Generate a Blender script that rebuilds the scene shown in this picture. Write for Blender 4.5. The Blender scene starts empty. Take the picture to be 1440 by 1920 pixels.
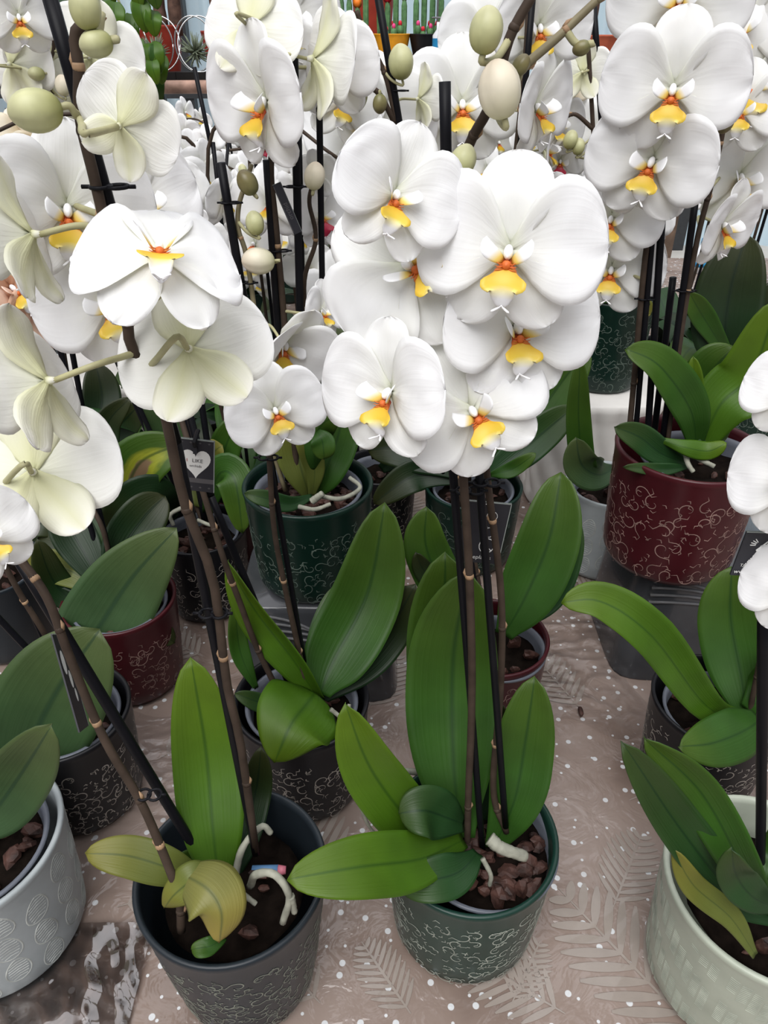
import bpy, math, random
from mathutils import Vector, Matrix, noise
C = bpy.context.scene
COL = C.collection
# ------------------------------------------------------------------ camera, world, light, exposure
F, PITCH, H = 1400.0, math.radians(33), 0.675
CAM = Vector((0, 0, H))
cam = bpy.data.objects.new('camera', bpy.data.cameras.new('camera')); COL.objects.link(cam)
cam.data.sensor_fit = 'VERTICAL'; cam.data.sensor_height = 36; cam.data.lens = F / 1920 * 36
cam.data.clip_start = 0.02; cam.location = CAM; cam.rotation_euler = (math.pi / 2 - PITCH, 0, 0)
C.camera = cam
C.view_settings.view_transform = 'Standard'; C.view_settings.look = 'None'
C.view_settings.exposure = 0.32; C.view_settings.gamma = 1; C.view_settings.use_curve_mapping = False
W = bpy.data.worlds.new('overcast_daylight'); C.world = W; W.use_nodes = True
nt = W.node_tree; nt.nodes.clear()
wo = nt.nodes.new('ShaderNodeOutputWorld'); bg = nt.nodes.new('ShaderNodeBackground')
tc = nt.nodes.new('ShaderNodeTexCoord'); sp = nt.nodes.new('ShaderNodeSeparateXYZ'); rp = nt.nodes.new('ShaderNodeValToRGB')
nt.links.new(tc.outputs['Generated'], sp.inputs[0]); nt.links.new(sp.outputs['Z'], rp.inputs[0])
e = rp.color_ramp.elements
e[0].position = 0.05; e[0].color = (0.20, 0.20, 0.22, 1)
e[1].position = 0.90; e[1].color = (2.6, 2.6, 2.7, 1)
x_ = e.new(0.5); x_.color = (0.72, 0.73, 0.77, 1)
x_ = e.new(0.75); x_.color = (1.15, 1.16, 1.2, 1)
nt.links.new(rp.outputs[0], bg.inputs[0]); bg.inputs[1].default_value = 0.62
nt.links.new(bg.outputs[0], wo.inputs[0])
def lamp(name, kind, loc, target, energy, size=1, col=(1, 1, 1)):
    d = bpy.data.lights.new(name, kind); d.energy = energy; d.color = col
    if kind == 'AREA': d.shape = 'DISK'; d.size = size
    if kind == 'SUN': d.angle = size
    o = bpy.data.objects.new(name, d); COL.objects.link(o); o.location = loc
    o.rotation_euler = (Vector(target) - Vector(loc)).to_track_quat('-Z', 'Y').to_euler()
    return o
lamp('soft_sun_through_roof', 'SUN', (-0.6, -1.6, 3.2), (0, 0.6, 0.2), 2.2, math.radians(45), (1, 0.99, 0.97))

# ------------------------------------------------------------------ helpers
SP, CP = math.sin(PITCH), math.cos(PITCH)
def ray(px, py):
    u = (px - 720) / F; v = (py - 960) / F
    return Vector((u, CP - v * SP, -SP - v * CP))
def at(px, py, Y):          # the point of the vertical plane y = Y seen at this pixel
    d = ray(px, py); return CAM + d * (Y / d.y)
def onz(px, py, z):         # the point of the level plane at height z seen at this pixel
    d = ray(px, py); return CAM + d * ((z - H) / d.z)
def depth(p):
    q = p - CAM; return q.y * CP - q.z * SP
def m_of(px, p): return px * depth(p) / F      # how many metres so many pixels are at p
def smooth(a, b, x):
    t = max(0, min(1, (x - a) / (b - a))); return t * t * (3 - 2 * t)
def catmull(pts, n):
    P = [pts[0] * 2 - pts[1]] + list(pts) + [pts[-1] * 2 - pts[-2]]
    out = []; k = len(pts) - 1
    for i in range(n + 1):
        s = i / n * k; j = min(int(s), k - 1); t = s - j
        a, b, c, d = P[j], P[j + 1], P[j + 2], P[j + 3]
        out.append(0.5 * (2 * b + (c - a) * t + (2 * a - 5 * b + 4 * c - d) * t * t + (3 * b - a - 3 * c + d) * t ** 3))
    return out
class MB:
    def __init__(s): s.v = []; s.f = []; s.m = []; s.uv = []
    def add(s, vs, fs, mi=0, uvs=None):
        b = len(s.v); s.v += [tuple(x) for x in vs]
        for k, f in enumerate(fs):
            s.f.append([b + i for i in f]); s.m.append(mi[k] if isinstance(mi, list) else mi)
            s.uv.append([uvs[i] for i in f] if uvs else [(0.5, 0.5)] * len(f))
    def sheet(s, fn, nu, nv, thick, mf=0, mb=1):
        P = [[fn(i / nu, j / nv * 2 - 1) for j in range(nv + 1)] for i in range(nu + 1)]
        top, bot, uvs = [], [], []
        for i in range(nu + 1):
            for j in range(nv + 1):
                du = P[min(i + 1, nu)][j] - P[max(i - 1, 0)][j]; dv = P[i][min(j + 1, nv)] - P[i][max(j - 1, 0)]
                n = du.cross(dv)
                if n.length < 1e-12: n = Vector((0, 0, 1))
                n.normalize(); edge = 0.25 if j in (0, nv) or i == nu else 1.0
                top.append(P[i][j] + n * thick / 2 * edge); bot.append(P[i][j] - n * thick / 2 * edge); uvs.append((i / nu, j / nv))
        N = (nu + 1) * (nv + 1); fs, ms = [], []
        for i in range(nu):
            for j in range(nv):
                a = i * (nv + 1) + j; b = a + nv + 1
                fs.append((a, b, b + 1, a + 1)); ms.append(mf)
                fs.append((N + a, N + a + 1, N + b + 1, N + b)); ms.append(mb)
        def rim(a, b): fs.append((a, b, N + b, N + a)); ms.append(mb)
        for i in range(nu):
            a = i * (nv + 1); rim(a + nv + 1, a); rim(a + nv, a + nv + nv + 1)
        for j in range(nv): rim(j, j + 1); rim(nu * (nv + 1) + j + 1, nu * (nv + 1) + j)
        s.add(top + bot, fs, ms, uvs + uvs)
    def tube(s, pts, rad, n=8, mi=0, cap=True):
        k = len(pts); R = rad if isinstance(rad, (list, tuple)) else [rad] * k
        vs, fs, uvs = [], [], []; ref = Vector((0.13, 0.2, 1)).normalized(); prev = None
        for i in range(k):
            t = (pts[min(i + 1, k - 1)] - pts[max(i - 1, 0)]).normalized()
            if prev is None:
                r = ref if abs(t.dot(ref)) < 0.95 else Vector((1, 0.1, 0)); a = t.cross(r).normalized()
            else: a = (prev - t * prev.dot(t)).normalized()
            prev = a; b = t.cross(a)
            for j in range(n):
                w = 2 * math.pi * j / n; vs.append(pts[i] + (a * math.cos(w) + b * math.sin(w)) * R[i]); uvs.append((i / (k - 1), j / n))
        for i in range(k - 1):
            for j in range(n):
                q = (j + 1) % n; fs.append((i * n + j, i * n + q, (i + 1) * n + q, (i + 1) * n + j))
        if cap: fs.append(list(range(n))[::-1]); fs.append([(k - 1) * n + j for j in range(n)])
        s.add(vs, fs, mi, uvs)
    def lathe(s, prof, n=64, mi=0, c=Vector((0, 0, 0)), rfn=None):
        vs, fs, uvs = [], [], []; k = len(prof)
        for i, (r, z) in enumerate(prof):
            for j in range(n):
                w = 2 * math.pi * j / n; q = r * (rfn(w, z) if rfn else 1)
                vs.append(c + Vector((q * math.cos(w), q * math.sin(w), z))); uvs.append((i / (k - 1), j / n))
        for i in range(k - 1):
            for j in range(n):
                q = (j + 1) % n; fs.append((i * n + j, i * n + q, (i + 1) * n + q, (i + 1) * n + j))
        s.add(vs, fs, mi, uvs)
    def ellipsoid(s, c, ax, mi=0, n=10, M=None, fn=None):
        vs, fs, uvs = [], [], []
        for i in range(n + 1):
            th = math.pi * i / n
            for j in range(2 * n):
                w = math.pi * j / n
                p = Vector((math.sin(th) * math.cos(w) * ax[0], math.sin(th) * math.sin(w) * ax[1], math.cos(th) * ax[2]))
                if fn: p = fn(p, th, w)
                if M: p = M @ p
                vs.append(Vector(c) + p); uvs.append((i / n, j / (2 * n)))
        for i in range(n):
            for j in range(2 * n):
                q = (j + 1) % (2 * n); fs.append((i * 2 * n + j, (i + 1) * 2 * n + j, (i + 1) * 2 * n + q, i * 2 * n + q))
        s.add(vs, fs, mi, uvs)
    def box(s, a, b, mi=0, M=None):
        vs = [Vector((x, y, z)) for x in (a[0], b[0]) for y in (a[1], b[1]) for z in (a[2], b[2])]
        if M: vs = [M @ v for v in vs]
        s.add(vs, [(0, 1, 3, 2), (4, 6, 7, 5), (0, 4, 5, 1), (2, 3, 7, 6), (0, 2, 6, 4), (1, 5, 7, 3)], mi)
    def mesh(s, name, mats, flat=False, org=None):
        me = bpy.data.meshes.new(name)
        vs = [(Vector(v) - org)[:] for v in s.v] if org is not None else s.v
        me.from_pydata(vs, [], s.f)
        for m in (mats if isinstance(mats, (list, tuple)) else [mats]): me.materials.append(m)
        for p, mi in zip(me.polygons, s.m): p.material_index = mi; p.use_smooth = not flat
        ul = me.uv_layers.new(name='UVMap'); k = 0; flatuv = [0.0] * (2 * len(me.loops))
        for u in s.uv:
            for q in u: flatuv[k] = q[0]; flatuv[k + 1] = q[1]; k += 2
        ul.data.foreach_set('uv', flatuv); me.update(); return me
    def build(s, name, mats, parent=None, flat=False, org=None):
        if org is None and parent is not None and parent.parent is None: org = parent.location
        o = bpy.data.objects.new(name, s.mesh(name, mats, flat, org)); COL.objects.link(o); o.parent = parent; return o
def tag(o, label, cat, group=None, kind=None):
    if label: o['label'] = label
    if cat: o['category'] = cat
    if group: o['group'] = group
    if kind: o['kind'] = kind
    return o
def empty(name, loc, label, cat, group=None):
    o = bpy.data.objects.new(name, None); COL.objects.link(o); o.location = loc; o.empty_display_size = 0.02
    return tag(o, label, cat, group)
def link(name, me, parent=None, M=None):
    o = bpy.data.objects.new(name, me); COL.objects.link(o); o.parent = parent
    if M is not None: o.matrix_local = M
    return o

# ------------------------------------------------------------------ materials
MATS = {}
def base_mat(name, rough=0.5, spec=0.5, coat=0.0):
    m = bpy.data.materials.new(name); m.use_nodes = True; n = m.node_tree.nodes; b = n['Principled BSDF']
    b.inputs['Roughness'].default_value = rough; b.inputs['Specular IOR Level'].default_value = spec
    b.inputs['Coat Weight'].default_value = coat; MATS[name] = m
    return m, n, m.node_tree.links, b
def plain(name, col, rough=0.5, var=0.12, scale=40, bump=0.0, spec=0.3, coat=0, metal=0):
    m, n, l, b = base_mat(name, rough, spec, coat); b.inputs['Metallic'].default_value = metal
    no = n.new('ShaderNodeTexNoise'); no.inputs['Scale'].default_value = scale; no.inputs['Detail'].default_value = 4
    g = n.new('ShaderNodeTexCoord'); l.new(g.outputs['Object'], no.inputs['Vector'])
    r = n.new('ShaderNodeValToRGB'); e = r.color_ramp.elements
    e[0].position = 0.3; e[0].color = (*[c * (1 - var) for c in col], 1); e[1].position = 0.7; e[1].color = (*[min(1, c * (1 + var)) for c in col], 1)
    l.new(no.outputs['Fac'], r.inputs[0]); l.new(r.outputs[0], b.inputs['Base Color'])
    if bump:
        bp = n.new('ShaderNodeBump'); bp.inputs['Strength'].default_value = bump; bp.inputs['Distance'].default_value = 0.002
        l.new(no.outputs['Fac'], bp.inputs['Height']); l.new(bp.outputs[0], b.inputs['Normal'])
    return m
def uvramp(name, stops, axis=0, rough=0.5, trans=0.25, tcol=None, mid=None, vein=0.0, nz=0.0, nsc=25, scar=None, coat=0, spec=0.5):
    m, n, l, b = base_mat(name, rough, spec, coat)
    uv = n.new('ShaderNodeUVMap'); s = n.new('ShaderNodeSeparateXYZ'); l.new(uv.outputs[0], s.inputs[0])
    r = n.new('ShaderNodeValToRGB'); e = r.color_ramp.elements
    while len(e) < len(stops): e.new(0.5)
    for k, (p, c) in enumerate(stops): e[k].position = p; e[k].color = (*c, 1)
    l.new(s.outputs[axis], r.inputs[0]); col = r.outputs[0]
    def mix(fac, c, mode='MIX'):
        nonlocal col
        x = n.new('ShaderNodeMix'); x.data_type = 'RGBA'; x.blend_type = mode
        if isinstance(fac, float): x.inputs[0].default_value = fac
        else: l.new(fac, x.inputs[0])
        l.new(col, x.inputs[6])
        if isinstance(c, tuple): x.inputs[7].default_value = (*c, 1)
        else: l.new(c, x.inputs[7])
        col = x.outputs[2]
    tcd = n.new('ShaderNodeTexCoord')
    if nz:
        no = n.new('ShaderNodeTexNoise'); no.inputs['Scale'].default_value = nsc; l.new(tcd.outputs['Object'], no.inputs['Vector'])
        q = n.new('ShaderNodeValToRGB'); q.color_ramp.elements[0].color = (1 - nz, 1 - nz, 1 - nz, 1); q.color_ramp.elements[0].position = .3; q.color_ramp.elements[1].position = .7
        l.new(no.outputs['Fac'], q.inputs[0]); mix(1.0, q.outputs[0], 'MULTIPLY')
    if scar:
        d2 = n.new('ShaderNodeVectorMath'); d2.operation = 'DISTANCE'; l.new(uv.outputs[0], d2.inputs[0]); d2.inputs[1].default_value = (scar[0], scar[1], 0)
        n3 = n.new('ShaderNodeTexNoise'); n3.inputs['Scale'].default_value = 9; l.new(uv.outputs[0], n3.inputs['Vector'])
        m3 = n.new('ShaderNodeMath'); m3.operation = 'MULTIPLY_ADD'; l.new(n3.outputs['Fac'], m3.inputs[0]); m3.inputs[1].default_value = .12; l.new(d2.outputs['Value'], m3.inputs[2])
        q1 = n.new('ShaderNodeValToRGB'); q1.color_ramp.elements[0].position = .27; q1.color_ramp.elements[0].color = (1, 1, 1, 1); q1.color_ramp.elements[1].position = .36; q1.color_ramp.elements[1].color = (0, 0, 0, 1); l.new(m3.outputs[0], q1.inputs[0]); mix(q1.outputs[0], (.24, .26, .02))
        q2 = n.new('ShaderNodeValToRGB'); q2.color_ramp.elements[0].position = .17; q2.color_ramp.elements[0].color = (1, 1, 1, 1); q2.color_ramp.elements[1].position = .21; q2.color_ramp.elements[1].color = (0, 0, 0, 1); l.new(m3.outputs[0], q2.inputs[0]); mix(q2.outputs[0], (.17, .11, .06))
    if mid:      # midrib of another colour along the middle of the blade
        a = n.new('ShaderNodeMath'); a.operation = 'SUBTRACT'; l.new(s.outputs[1], a.inputs[0]); a.inputs[1].default_value = 0.5
        a2 = n.new('ShaderNodeMath'); a2.operation = 'ABSOLUTE'; l.new(a.outputs[0], a2.inputs[0])
        q = n.new('ShaderNodeValToRGB'); q.color_ramp.elements[0].color = (mid[1],) * 3 + (1,); q.color_ramp.elements[1].position = mid[2]; q.color_ramp.elements[1].color = (0, 0, 0, 1)
        l.new(a2.outputs[0], q.inputs[0]); mix(q.outputs[0], mid[0])
    if vein:
        mp = n.new('ShaderNodeMapping'); mp.inputs['Scale'].default_value = (0.7, 26, 1); l.new(uv.outputs[0], mp.inputs[0])
        v = n.new('ShaderNodeTexNoise'); v.inputs['Scale'].default_value = 1.0; v.inputs['Detail'].default_value = 2; l.new(mp.outputs[0], v.inputs['Vector'])
        bp = n.new('ShaderNodeBump'); bp.inputs['Strength'].default_value = vein; bp.inputs['Distance'].default_value = 0.001
        l.new(v.outputs['Fac'], bp.inputs['Height']); l.new(bp.outputs[0], b.inputs['Normal'])
    l.new(col, b.inputs['Base Color'])
    if trans:
        t = n.new('ShaderNodeBsdfTranslucent'); mx = n.new('ShaderNodeMixShader'); mx.inputs[0].default_value = trans
        if tcol: t.inputs[0].default_value = (*tcol, 1)
        else: l.new(col, t.inputs[0])
        l.new(b.outputs[0], mx.inputs[1]); l.new(t.outputs[0], mx.inputs[2]); l.new(mx.outputs[0], n['Material Output'].inputs[0])
    return m
W1 = (0.955, 0.955, 0.97)
PW = uvramp('white_petal', [(0, (0.86, 0.88, 0.72)), (0.12, (0.91, 0.91, 0.90)), (0.4, W1)], rough=0.65, trans=0.3, vein=0.15, spec=0.25)
PB = uvramp('white_petal_back', [(0, (0.84, 0.85, 0.68)), (0.35, (0.91, 0.905, 0.85)), (0.9, (0.93, 0.925, 0.92))], rough=0.65, trans=0.3, vein=0.3, spec=0.25)
SB = uvramp('greenish_sepal_back', [(0, (0.74, 0.74, 0.46)), (0.4, (0.86, 0.855, 0.70)), (1, (0.91, 0.89, 0.85))], rough=0.6, trans=0.3, vein=0.2, spec=0.25, mid=((0.72, 0.72, 0.42), 0.5, 0.25))
PP = uvramp('peach_petal', [(0, (0.62, 0.30, 0.16)), (0.3, (0.85, 0.58, 0.42)), (1, (0.88, 0.72, 0.62))], rough=0.6, trans=0.3, vein=0.3)
PY = uvramp('fading_cream_petal', [(0, (0.62, 0.46, 0.22)), (0.35, (0.84, 0.77, 0.62)), (1, (0.86, 0.80, 0.72))], rough=0.6, trans=0.3, vein=0.3)
PM = uvramp('magenta_petal', [(0, (0.8, 0.2, 0.45)), (0.4, (0.55, 0.03, 0.22)), (1, (0.62, 0.08, 0.38))], rough=0.5, trans=0.2)
LM = uvramp('yellow_lip', [(0, (0.42, 0.05, 0.02)), (0.14, (0.66, 0.15, 0.03)), (0.24, (0.80, 0.48, 0.03)), (0.50, (0.80, 0.58, 0.06)), (0.62, (0.90, 0.82, 0.45)), (0.78, W1)], rough=0.45, trans=0.15)
LS = uvramp('lip_side_lobe', [(0, (0.80, 0.42, 0.05)), (0.18, (0.90, 0.72, 0.2)), (0.38, W1)], rough=0.5, trans=0.25)
LR = uvramp('crimson_lip', [(0, (0.5, 0.01, 0.04)), (0.8, (0.42, 0.005, 0.05))], rough=0.4, trans=0.1)
LO = plain('orange_lip_stripe', (0.62, 0.14, 0.03), 0.5)
LC = plain('white_column', (0.9, 0.89, 0.9), 0.4, 0.02)
BUD = uvramp('bud_skin', [(0, (0.62, 0.60, 0.36)), (0.45, (0.60, 0.60, 0.33)), (0.8, (0.42, 0.42, 0.16)), (1, (0.30, 0.32, 0.10))], rough=0.45, trans=0.1, nz=0.25, nsc=2)
BUDC = uvramp('cream_bud_skin', [(0, (0.78, 0.66, 0.52)), (0.5, (0.82, 0.76, 0.60)), (1, (0.62, 0.62, 0.36))], rough=0.45, trans=0.15, nz=0.15, nsc=2)
BUDD = uvramp('dark_bud_skin', [(0, (0.16, 0.12, 0.05)), (0.6, (0.20, 0.18, 0.07)), (1, (0.16, 0.17, 0.06))], rough=0.4, trans=0.0, nz=0.3, nsc=2)
STEM = plain('brown_flower_stem', (0.050, 0.035, 0.026), 0.55, 0.3, 60, spec=0.15)
STEMG = plain('olive_flower_stem', (0.20, 0.17, 0.10), 0.5, 0.25, 60)
STALK = plain('pale_olive_stalk', (0.36, 0.34, 0.19), 0.5, 0.15, 60)
NODE = plain('tan_stem_node', (0.30, 0.19, 0.11), 0.6, 0.2, 200)
STICK = plain('black_plastic_stick', (0.006, 0.006, 0.008), 0.42, 0.2, spec=0.12)
BARK = plain('orchid_bark', (0.045, 0.020, 0.015), 0.6, 0.75, 90, 0.8)
SOIL = plain('dark_substrate', (0.006, 0.004, 0.003), 0.95, 0.5, 90, 1.0, spec=0.05)
ROOT = plain('silver_root', (0.26, 0.26, 0.21), 0.7, 0.3, 90, 0.3)
NURS = plain('translucent_grey_liner', (0.11, 0.12, 0.145), 0.3, 0.1)
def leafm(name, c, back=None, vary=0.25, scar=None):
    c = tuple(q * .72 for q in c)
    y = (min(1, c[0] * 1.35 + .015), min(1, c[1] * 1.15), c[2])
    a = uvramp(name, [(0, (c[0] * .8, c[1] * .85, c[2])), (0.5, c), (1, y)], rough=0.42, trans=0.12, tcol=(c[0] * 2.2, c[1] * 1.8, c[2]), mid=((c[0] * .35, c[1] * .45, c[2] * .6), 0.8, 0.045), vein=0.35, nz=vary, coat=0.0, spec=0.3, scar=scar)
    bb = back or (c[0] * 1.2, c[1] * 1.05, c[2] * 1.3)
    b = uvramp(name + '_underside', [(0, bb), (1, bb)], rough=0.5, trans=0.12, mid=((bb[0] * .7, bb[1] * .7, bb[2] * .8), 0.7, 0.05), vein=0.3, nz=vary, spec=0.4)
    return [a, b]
LEAF = {
 'bright': leafm('bright_green_leaf', (0.080, 0.19, 0.010)),
 'mid': leafm('mid_green_leaf', (0.042, 0.125, 0.014)),
 'scar': leafm('scarred_leaf', (0.042, 0.125, 0.014), scar=(.62, .42)),
 'deep': leafm('deep_green_leaf', (0.022, 0.078, 0.018)),
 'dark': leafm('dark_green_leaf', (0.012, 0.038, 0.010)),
 'blue': leafm('bluish_green_leaf', (0.062, 0.125, 0.045)),
 'olive': leafm('olive_leaf', (0.16, 0.19, 0.035)),
 'yellow': leafm('yellowing_leaf', (0.26, 0.25, 0.06)),
}
for k in LEAF:
    LEAF[k].append(plain('leaf_margin_' + k, tuple(min(1, q * 1.6) for q in (0.085, 0.21, 0.012)), 0.5))

# ------------------------------------------------------------------ flower kit (petal span = 1)
def blade(L, Wd, c, ang, z0, cup, rec, rip=0.01, seed=0, fold=0.0, claw=0.05, ex=1.6, skew=0.0):
    ca, sa = math.cos(ang), math.sin(ang); cf, sf = math.cos(fold), math.sin(fold)
    def fn(u, v):
        u = 1 - (1 - u) ** 1.7
        if u < c: w = Wd / 2 * (1 - ((c - u) / c) ** ex)
        else: w = Wd / 2 * max(0, 1 - ((u - c) / (1 - c)) ** 2.5) ** 0.5
        w = max(w, claw * (1 - u) * 0.5)
        x = L * u; y = v * w + skew * math.sin(math.pi * u)
        z = cup * (v * v) * math.sin(math.pi * min(1, u * 1.1)) - rec * u * u + 0.03 * math.sin(math.pi * u) + rip * noise.noise(Vector((u * 4 + seed, v * 3, seed * 1.7))) * (0.3 + u)
        z -= 0.012 * math.exp(-(v * 9) ** 2) * (1 - u)
        x, z = x * cf - z * sf, x * sf + z * cf
        return Vector((x * ca - y * sa, x * sa + y * ca, z + z0))
    return fn
def sepals_mesh(name, seed, front, back, fold=0.0, lo=False):
    b = MB(); a, c = (7, 6) if lo else (12, 8)
    for k, (ang, L, Wd) in enumerate(((90, .50, .40), (-124, .47, .33), (-56, .47, .33))):
        b.sheet(blade(L, Wd, .55, math.radians(ang), -0.012, 0.03, 0.05, 0.02, seed + k * 3.1, fold * 0.6), a, c, 0.006)
    b.tube([Vector((0, 0, -0.005)), Vector((0, -0.01, -0.06))], [0.03, 0.018], 8, 1)
    return b.mesh(name, [front, back])
def petal_mesh(name, seed, front, back, sgn, fold=0.0, lo=False):
    b = MB(); a, c = (7, 6) if lo else (14, 12)
    ang = 0.16 if sgn > 0 else math.pi - 0.16
    b.sheet(blade(.52, .66, .58, ang, 0.008, 0.03, 0.07, 0.022, seed, fold, 0.07, 1.75, skew=0.02 * sgn), a, c, 0.006)
    return b.mesh(name, [front, back])
def lip_mesh(name, seed, mid, side, lo=False):
    b = MB(); prof = [(0, .03), (.15, .05), (.34, .100), (.46, .098), (.58, .058), (.75, .05), (.9, .035), (1, .006)]
    def wid(u):
        for (a, p), (c, q) in zip(prof, prof[1:]):
            if u <= c: t = (u - a) / (c - a); t = t * t * (3 - 2 * t); return p + (q - p) * t
        return prof[-1][1]
    def fn(u, v):
        w = wid(u); return Vector((v * w, -.03 - .21 * u - 0.02 * v * v * (u < .6), .045 + .08 * math.sin(u * 2.6) + .045 * v * v * math.sin(math.pi * min(1, u * 1.2))))
    b.sheet(fn, 8 if lo else 18, 4 if lo else 10, 0.006, 0, 0)
    for s in (-1, 1):
        def fs(u, v, s=s):
            w = 0.055 * math.sin(math.pi * (0.12 + 0.8 * u)) ** 0.8
            x = .018 + .085 * math.sin(u * 1.5) ; y = -.055 + .10 * u
            return Vector((s * (x + v * w * .35), y + 0.01 - v * w * .35, .055 + .09 * math.sin(u * 2.3) + v * w * .9))
        b.sheet(fs, 4 if lo else 9, 3 if lo else 6, 0.005, 1, 1)
        if not lo:
            p = [Vector((s * (.008 + .03 * math.sin(t * 3.6)), -.235 - .035 * t + .05 * t * t * t, .105 + .05 * math.sin(t * 3.4))) for t in [i / 9 for i in range(10)]]
            b.tube(p, [.006 - .0004 * i for i in range(10)], 6, 2)
            for q in range(3):
                a = Vector((s * .006, -.048 - .012 * q, .085)); b.tube([a, a + Vector((s * .022, -.004, .012)), a + Vector((s * .04, .008 - .006 * q, .022))], [.003, .003, .0015], 5, 3)
    b.ellipsoid((0, -.055, .085), (.022, .022, .018), 3, 5)
    return b.mesh(name, [mid, side, LC, LO])
def column_mesh():
    b = MB(); b.ellipsoid((0, -.004, .06), (.026, .036, .05), 0, 8, Matrix.Rotation(0.5, 3, 'X')); return b.mesh('column', [LC])
VAR = {}
for key, fr, bk, sb, mid, side in (('w', PW, PB, SB, LM, LS), ('p', PP, PP, PP, LM, PP), ('c', PY, PY, PY, LM, PY), ('r', PW, PB, PB, LR, LS), ('m', PM, PM, PM, LR, PM)):
    for vi, fold in enumerate((0.02, 0.38, 0.8, -0.28)):
        VAR[key + str(vi)] = dict(sep=sepals_mesh('sepals', vi * 7.3 + 1, fr, sb, fold), pr=petal_mesh('petal', vi * 5 + 2, fr, bk, 1, fold), pl=petal_mesh('petal', vi * 9 + 4, fr, bk, -1, fold),
                                  lip=lip_mesh('lip', vi, mid, side))
COLUMN = column_mesh()
def whole(key, mats):      # one low-detail mesh for flowers that are only a few pixels across
    fr, bk, mid, side = mats; b = MB()
    for k, (ang, L, Wd) in enumerate(((90, .47, .34), (-127, .45, .29), (-53, .45, .29))):
        b.sheet(blade(L, Wd, .55, math.radians(ang), -0.012, 0.03, 0.05, 0.03, k * 3.1, .1), 6, 4, 0.006)
    for s, ang in ((1, .16), (-1, math.pi - .16)):
        b.sheet(blade(.51, .60, .56, ang, 0.006, 0.03, 0.07, 0.035, s + 5, .2, 0.08, 1.9), 7, 6, 0.006)
    def fn(u, v): return Vector((v * (.03 + .10 * math.sin(math.pi * u) ** 2), -.03 - .2 * u, .05 + .08 * math.sin(u * 2.6) + .05 * v * v))
    b.sheet(fn, 6, 4, 0.006, 2, 2); b.ellipsoid((0, 0, .06), (.03, .035, .045), 0, 5)
    return b.mesh('flower', [fr, bk, mid])
FAR = {'w': whole('w', (PW, PB, LM, LS)), 'r': whole('r', (PW, PB, LR, LS)), 'c': whole('c', (PY, PY, LM, LS)), 'm': whole('m', (PM, PM, LR, LS)), 'p': whole('p', (PP, PP, LM, LS))}
def bud_mesh(mat):
    b = MB()
    def fn(p, th, w):
        k = 1 - 0.10 * max(0, math.cos(1.5 * w + .3)) ** 14 - 0.10 * max(0, -math.cos(1.5 * w + .3)) ** 14; k *= 1 - .12 * math.cos(th) ** 3
        return Vector((p.x * k, p.y * k, p.z + 0.06 * math.sin(th) * (p.x)))
    b.ellipsoid((0, 0, 0), (.40, .37, .5), 0, 14, None, fn); return b.mesh('bud', [mat])
BUDS = {'g': bud_mesh(BUD), 'c': bud_mesh(BUDC), 'd': bud_mesh(BUDD)}
def facing(p, yaw, pitch, roll):
    n = (CAM - p).normalized(); r = Vector((0, 0, 1)).cross(n).normalized(); u = n.cross(r)
    B = Matrix((r, u, n)).transposed()
    return B @ Matrix.Rotation(math.radians(yaw), 3, 'Y') @ Matrix.Rotation(math.radians(-pitch), 3, 'X') @ Matrix.Rotation(math.radians(roll), 3, 'Z')

# ------------------------------------------------------------------ plant kit
def add_leaf(root, pts, width, col='mid', twist=(0, 0), fold=0.25, nrm=None, prof='w', name='leaf'):
    n = 20; P = catmull(pts, n); m = MB(); t0, t1 = twist
    cen = sum(P, Vector()) / len(P); N0 = nrm or (CAM - cen).normalized()
    sides, norms = [], []
    for i in range(n + 1):
        t = (P[min(i + 1, n)] - P[max(i - 1, 0)]).normalized()
        s = t.cross(N0)
        if s.length < 0.15: s = s + Vector((0.2, 0, 0))
        s.normalize(); nn = s.cross(t).normalized()
        a = math.radians(t0 + (t1 - t0) * i / n); s = Matrix.Rotation(a, 3, t) @ s; nn = Matrix.Rotation(a, 3, t) @ nn
        sides.append(s); norms.append(nn)
    def fn(u, v):
        x = u * n; i = min(int(x), n - 1); f = x - i
        p = P[i].lerp(P[i + 1], f); s = sides[i].lerp(sides[i + 1], f); nn = norms[i].lerp(norms[i + 1], f)
        if prof == 'w': w = (0.30 + 0.70 * math.sin(math.pi / 2 * min(u / .52, 1)) ** 1.3) * max(0, 1 - max(0, (u - .5) / .5) ** 2.6) ** .62
        else: w = (0.45 + 0.55 * math.sin(math.pi / 2 * min(u / .35, 1))) * max(0, 1 - max(0, (u - .35) / .65) ** 2.2) ** .7
        w *= width / 2
        return p - s * v * w + nn * (fold * w * abs(v) ** 1.4 + 0.0015 * math.sin(u * 9 + v))
    m.sheet(fn, 26, 12, 0.0014)
    return m.build(name, LEAF[col][:2], root)
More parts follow.
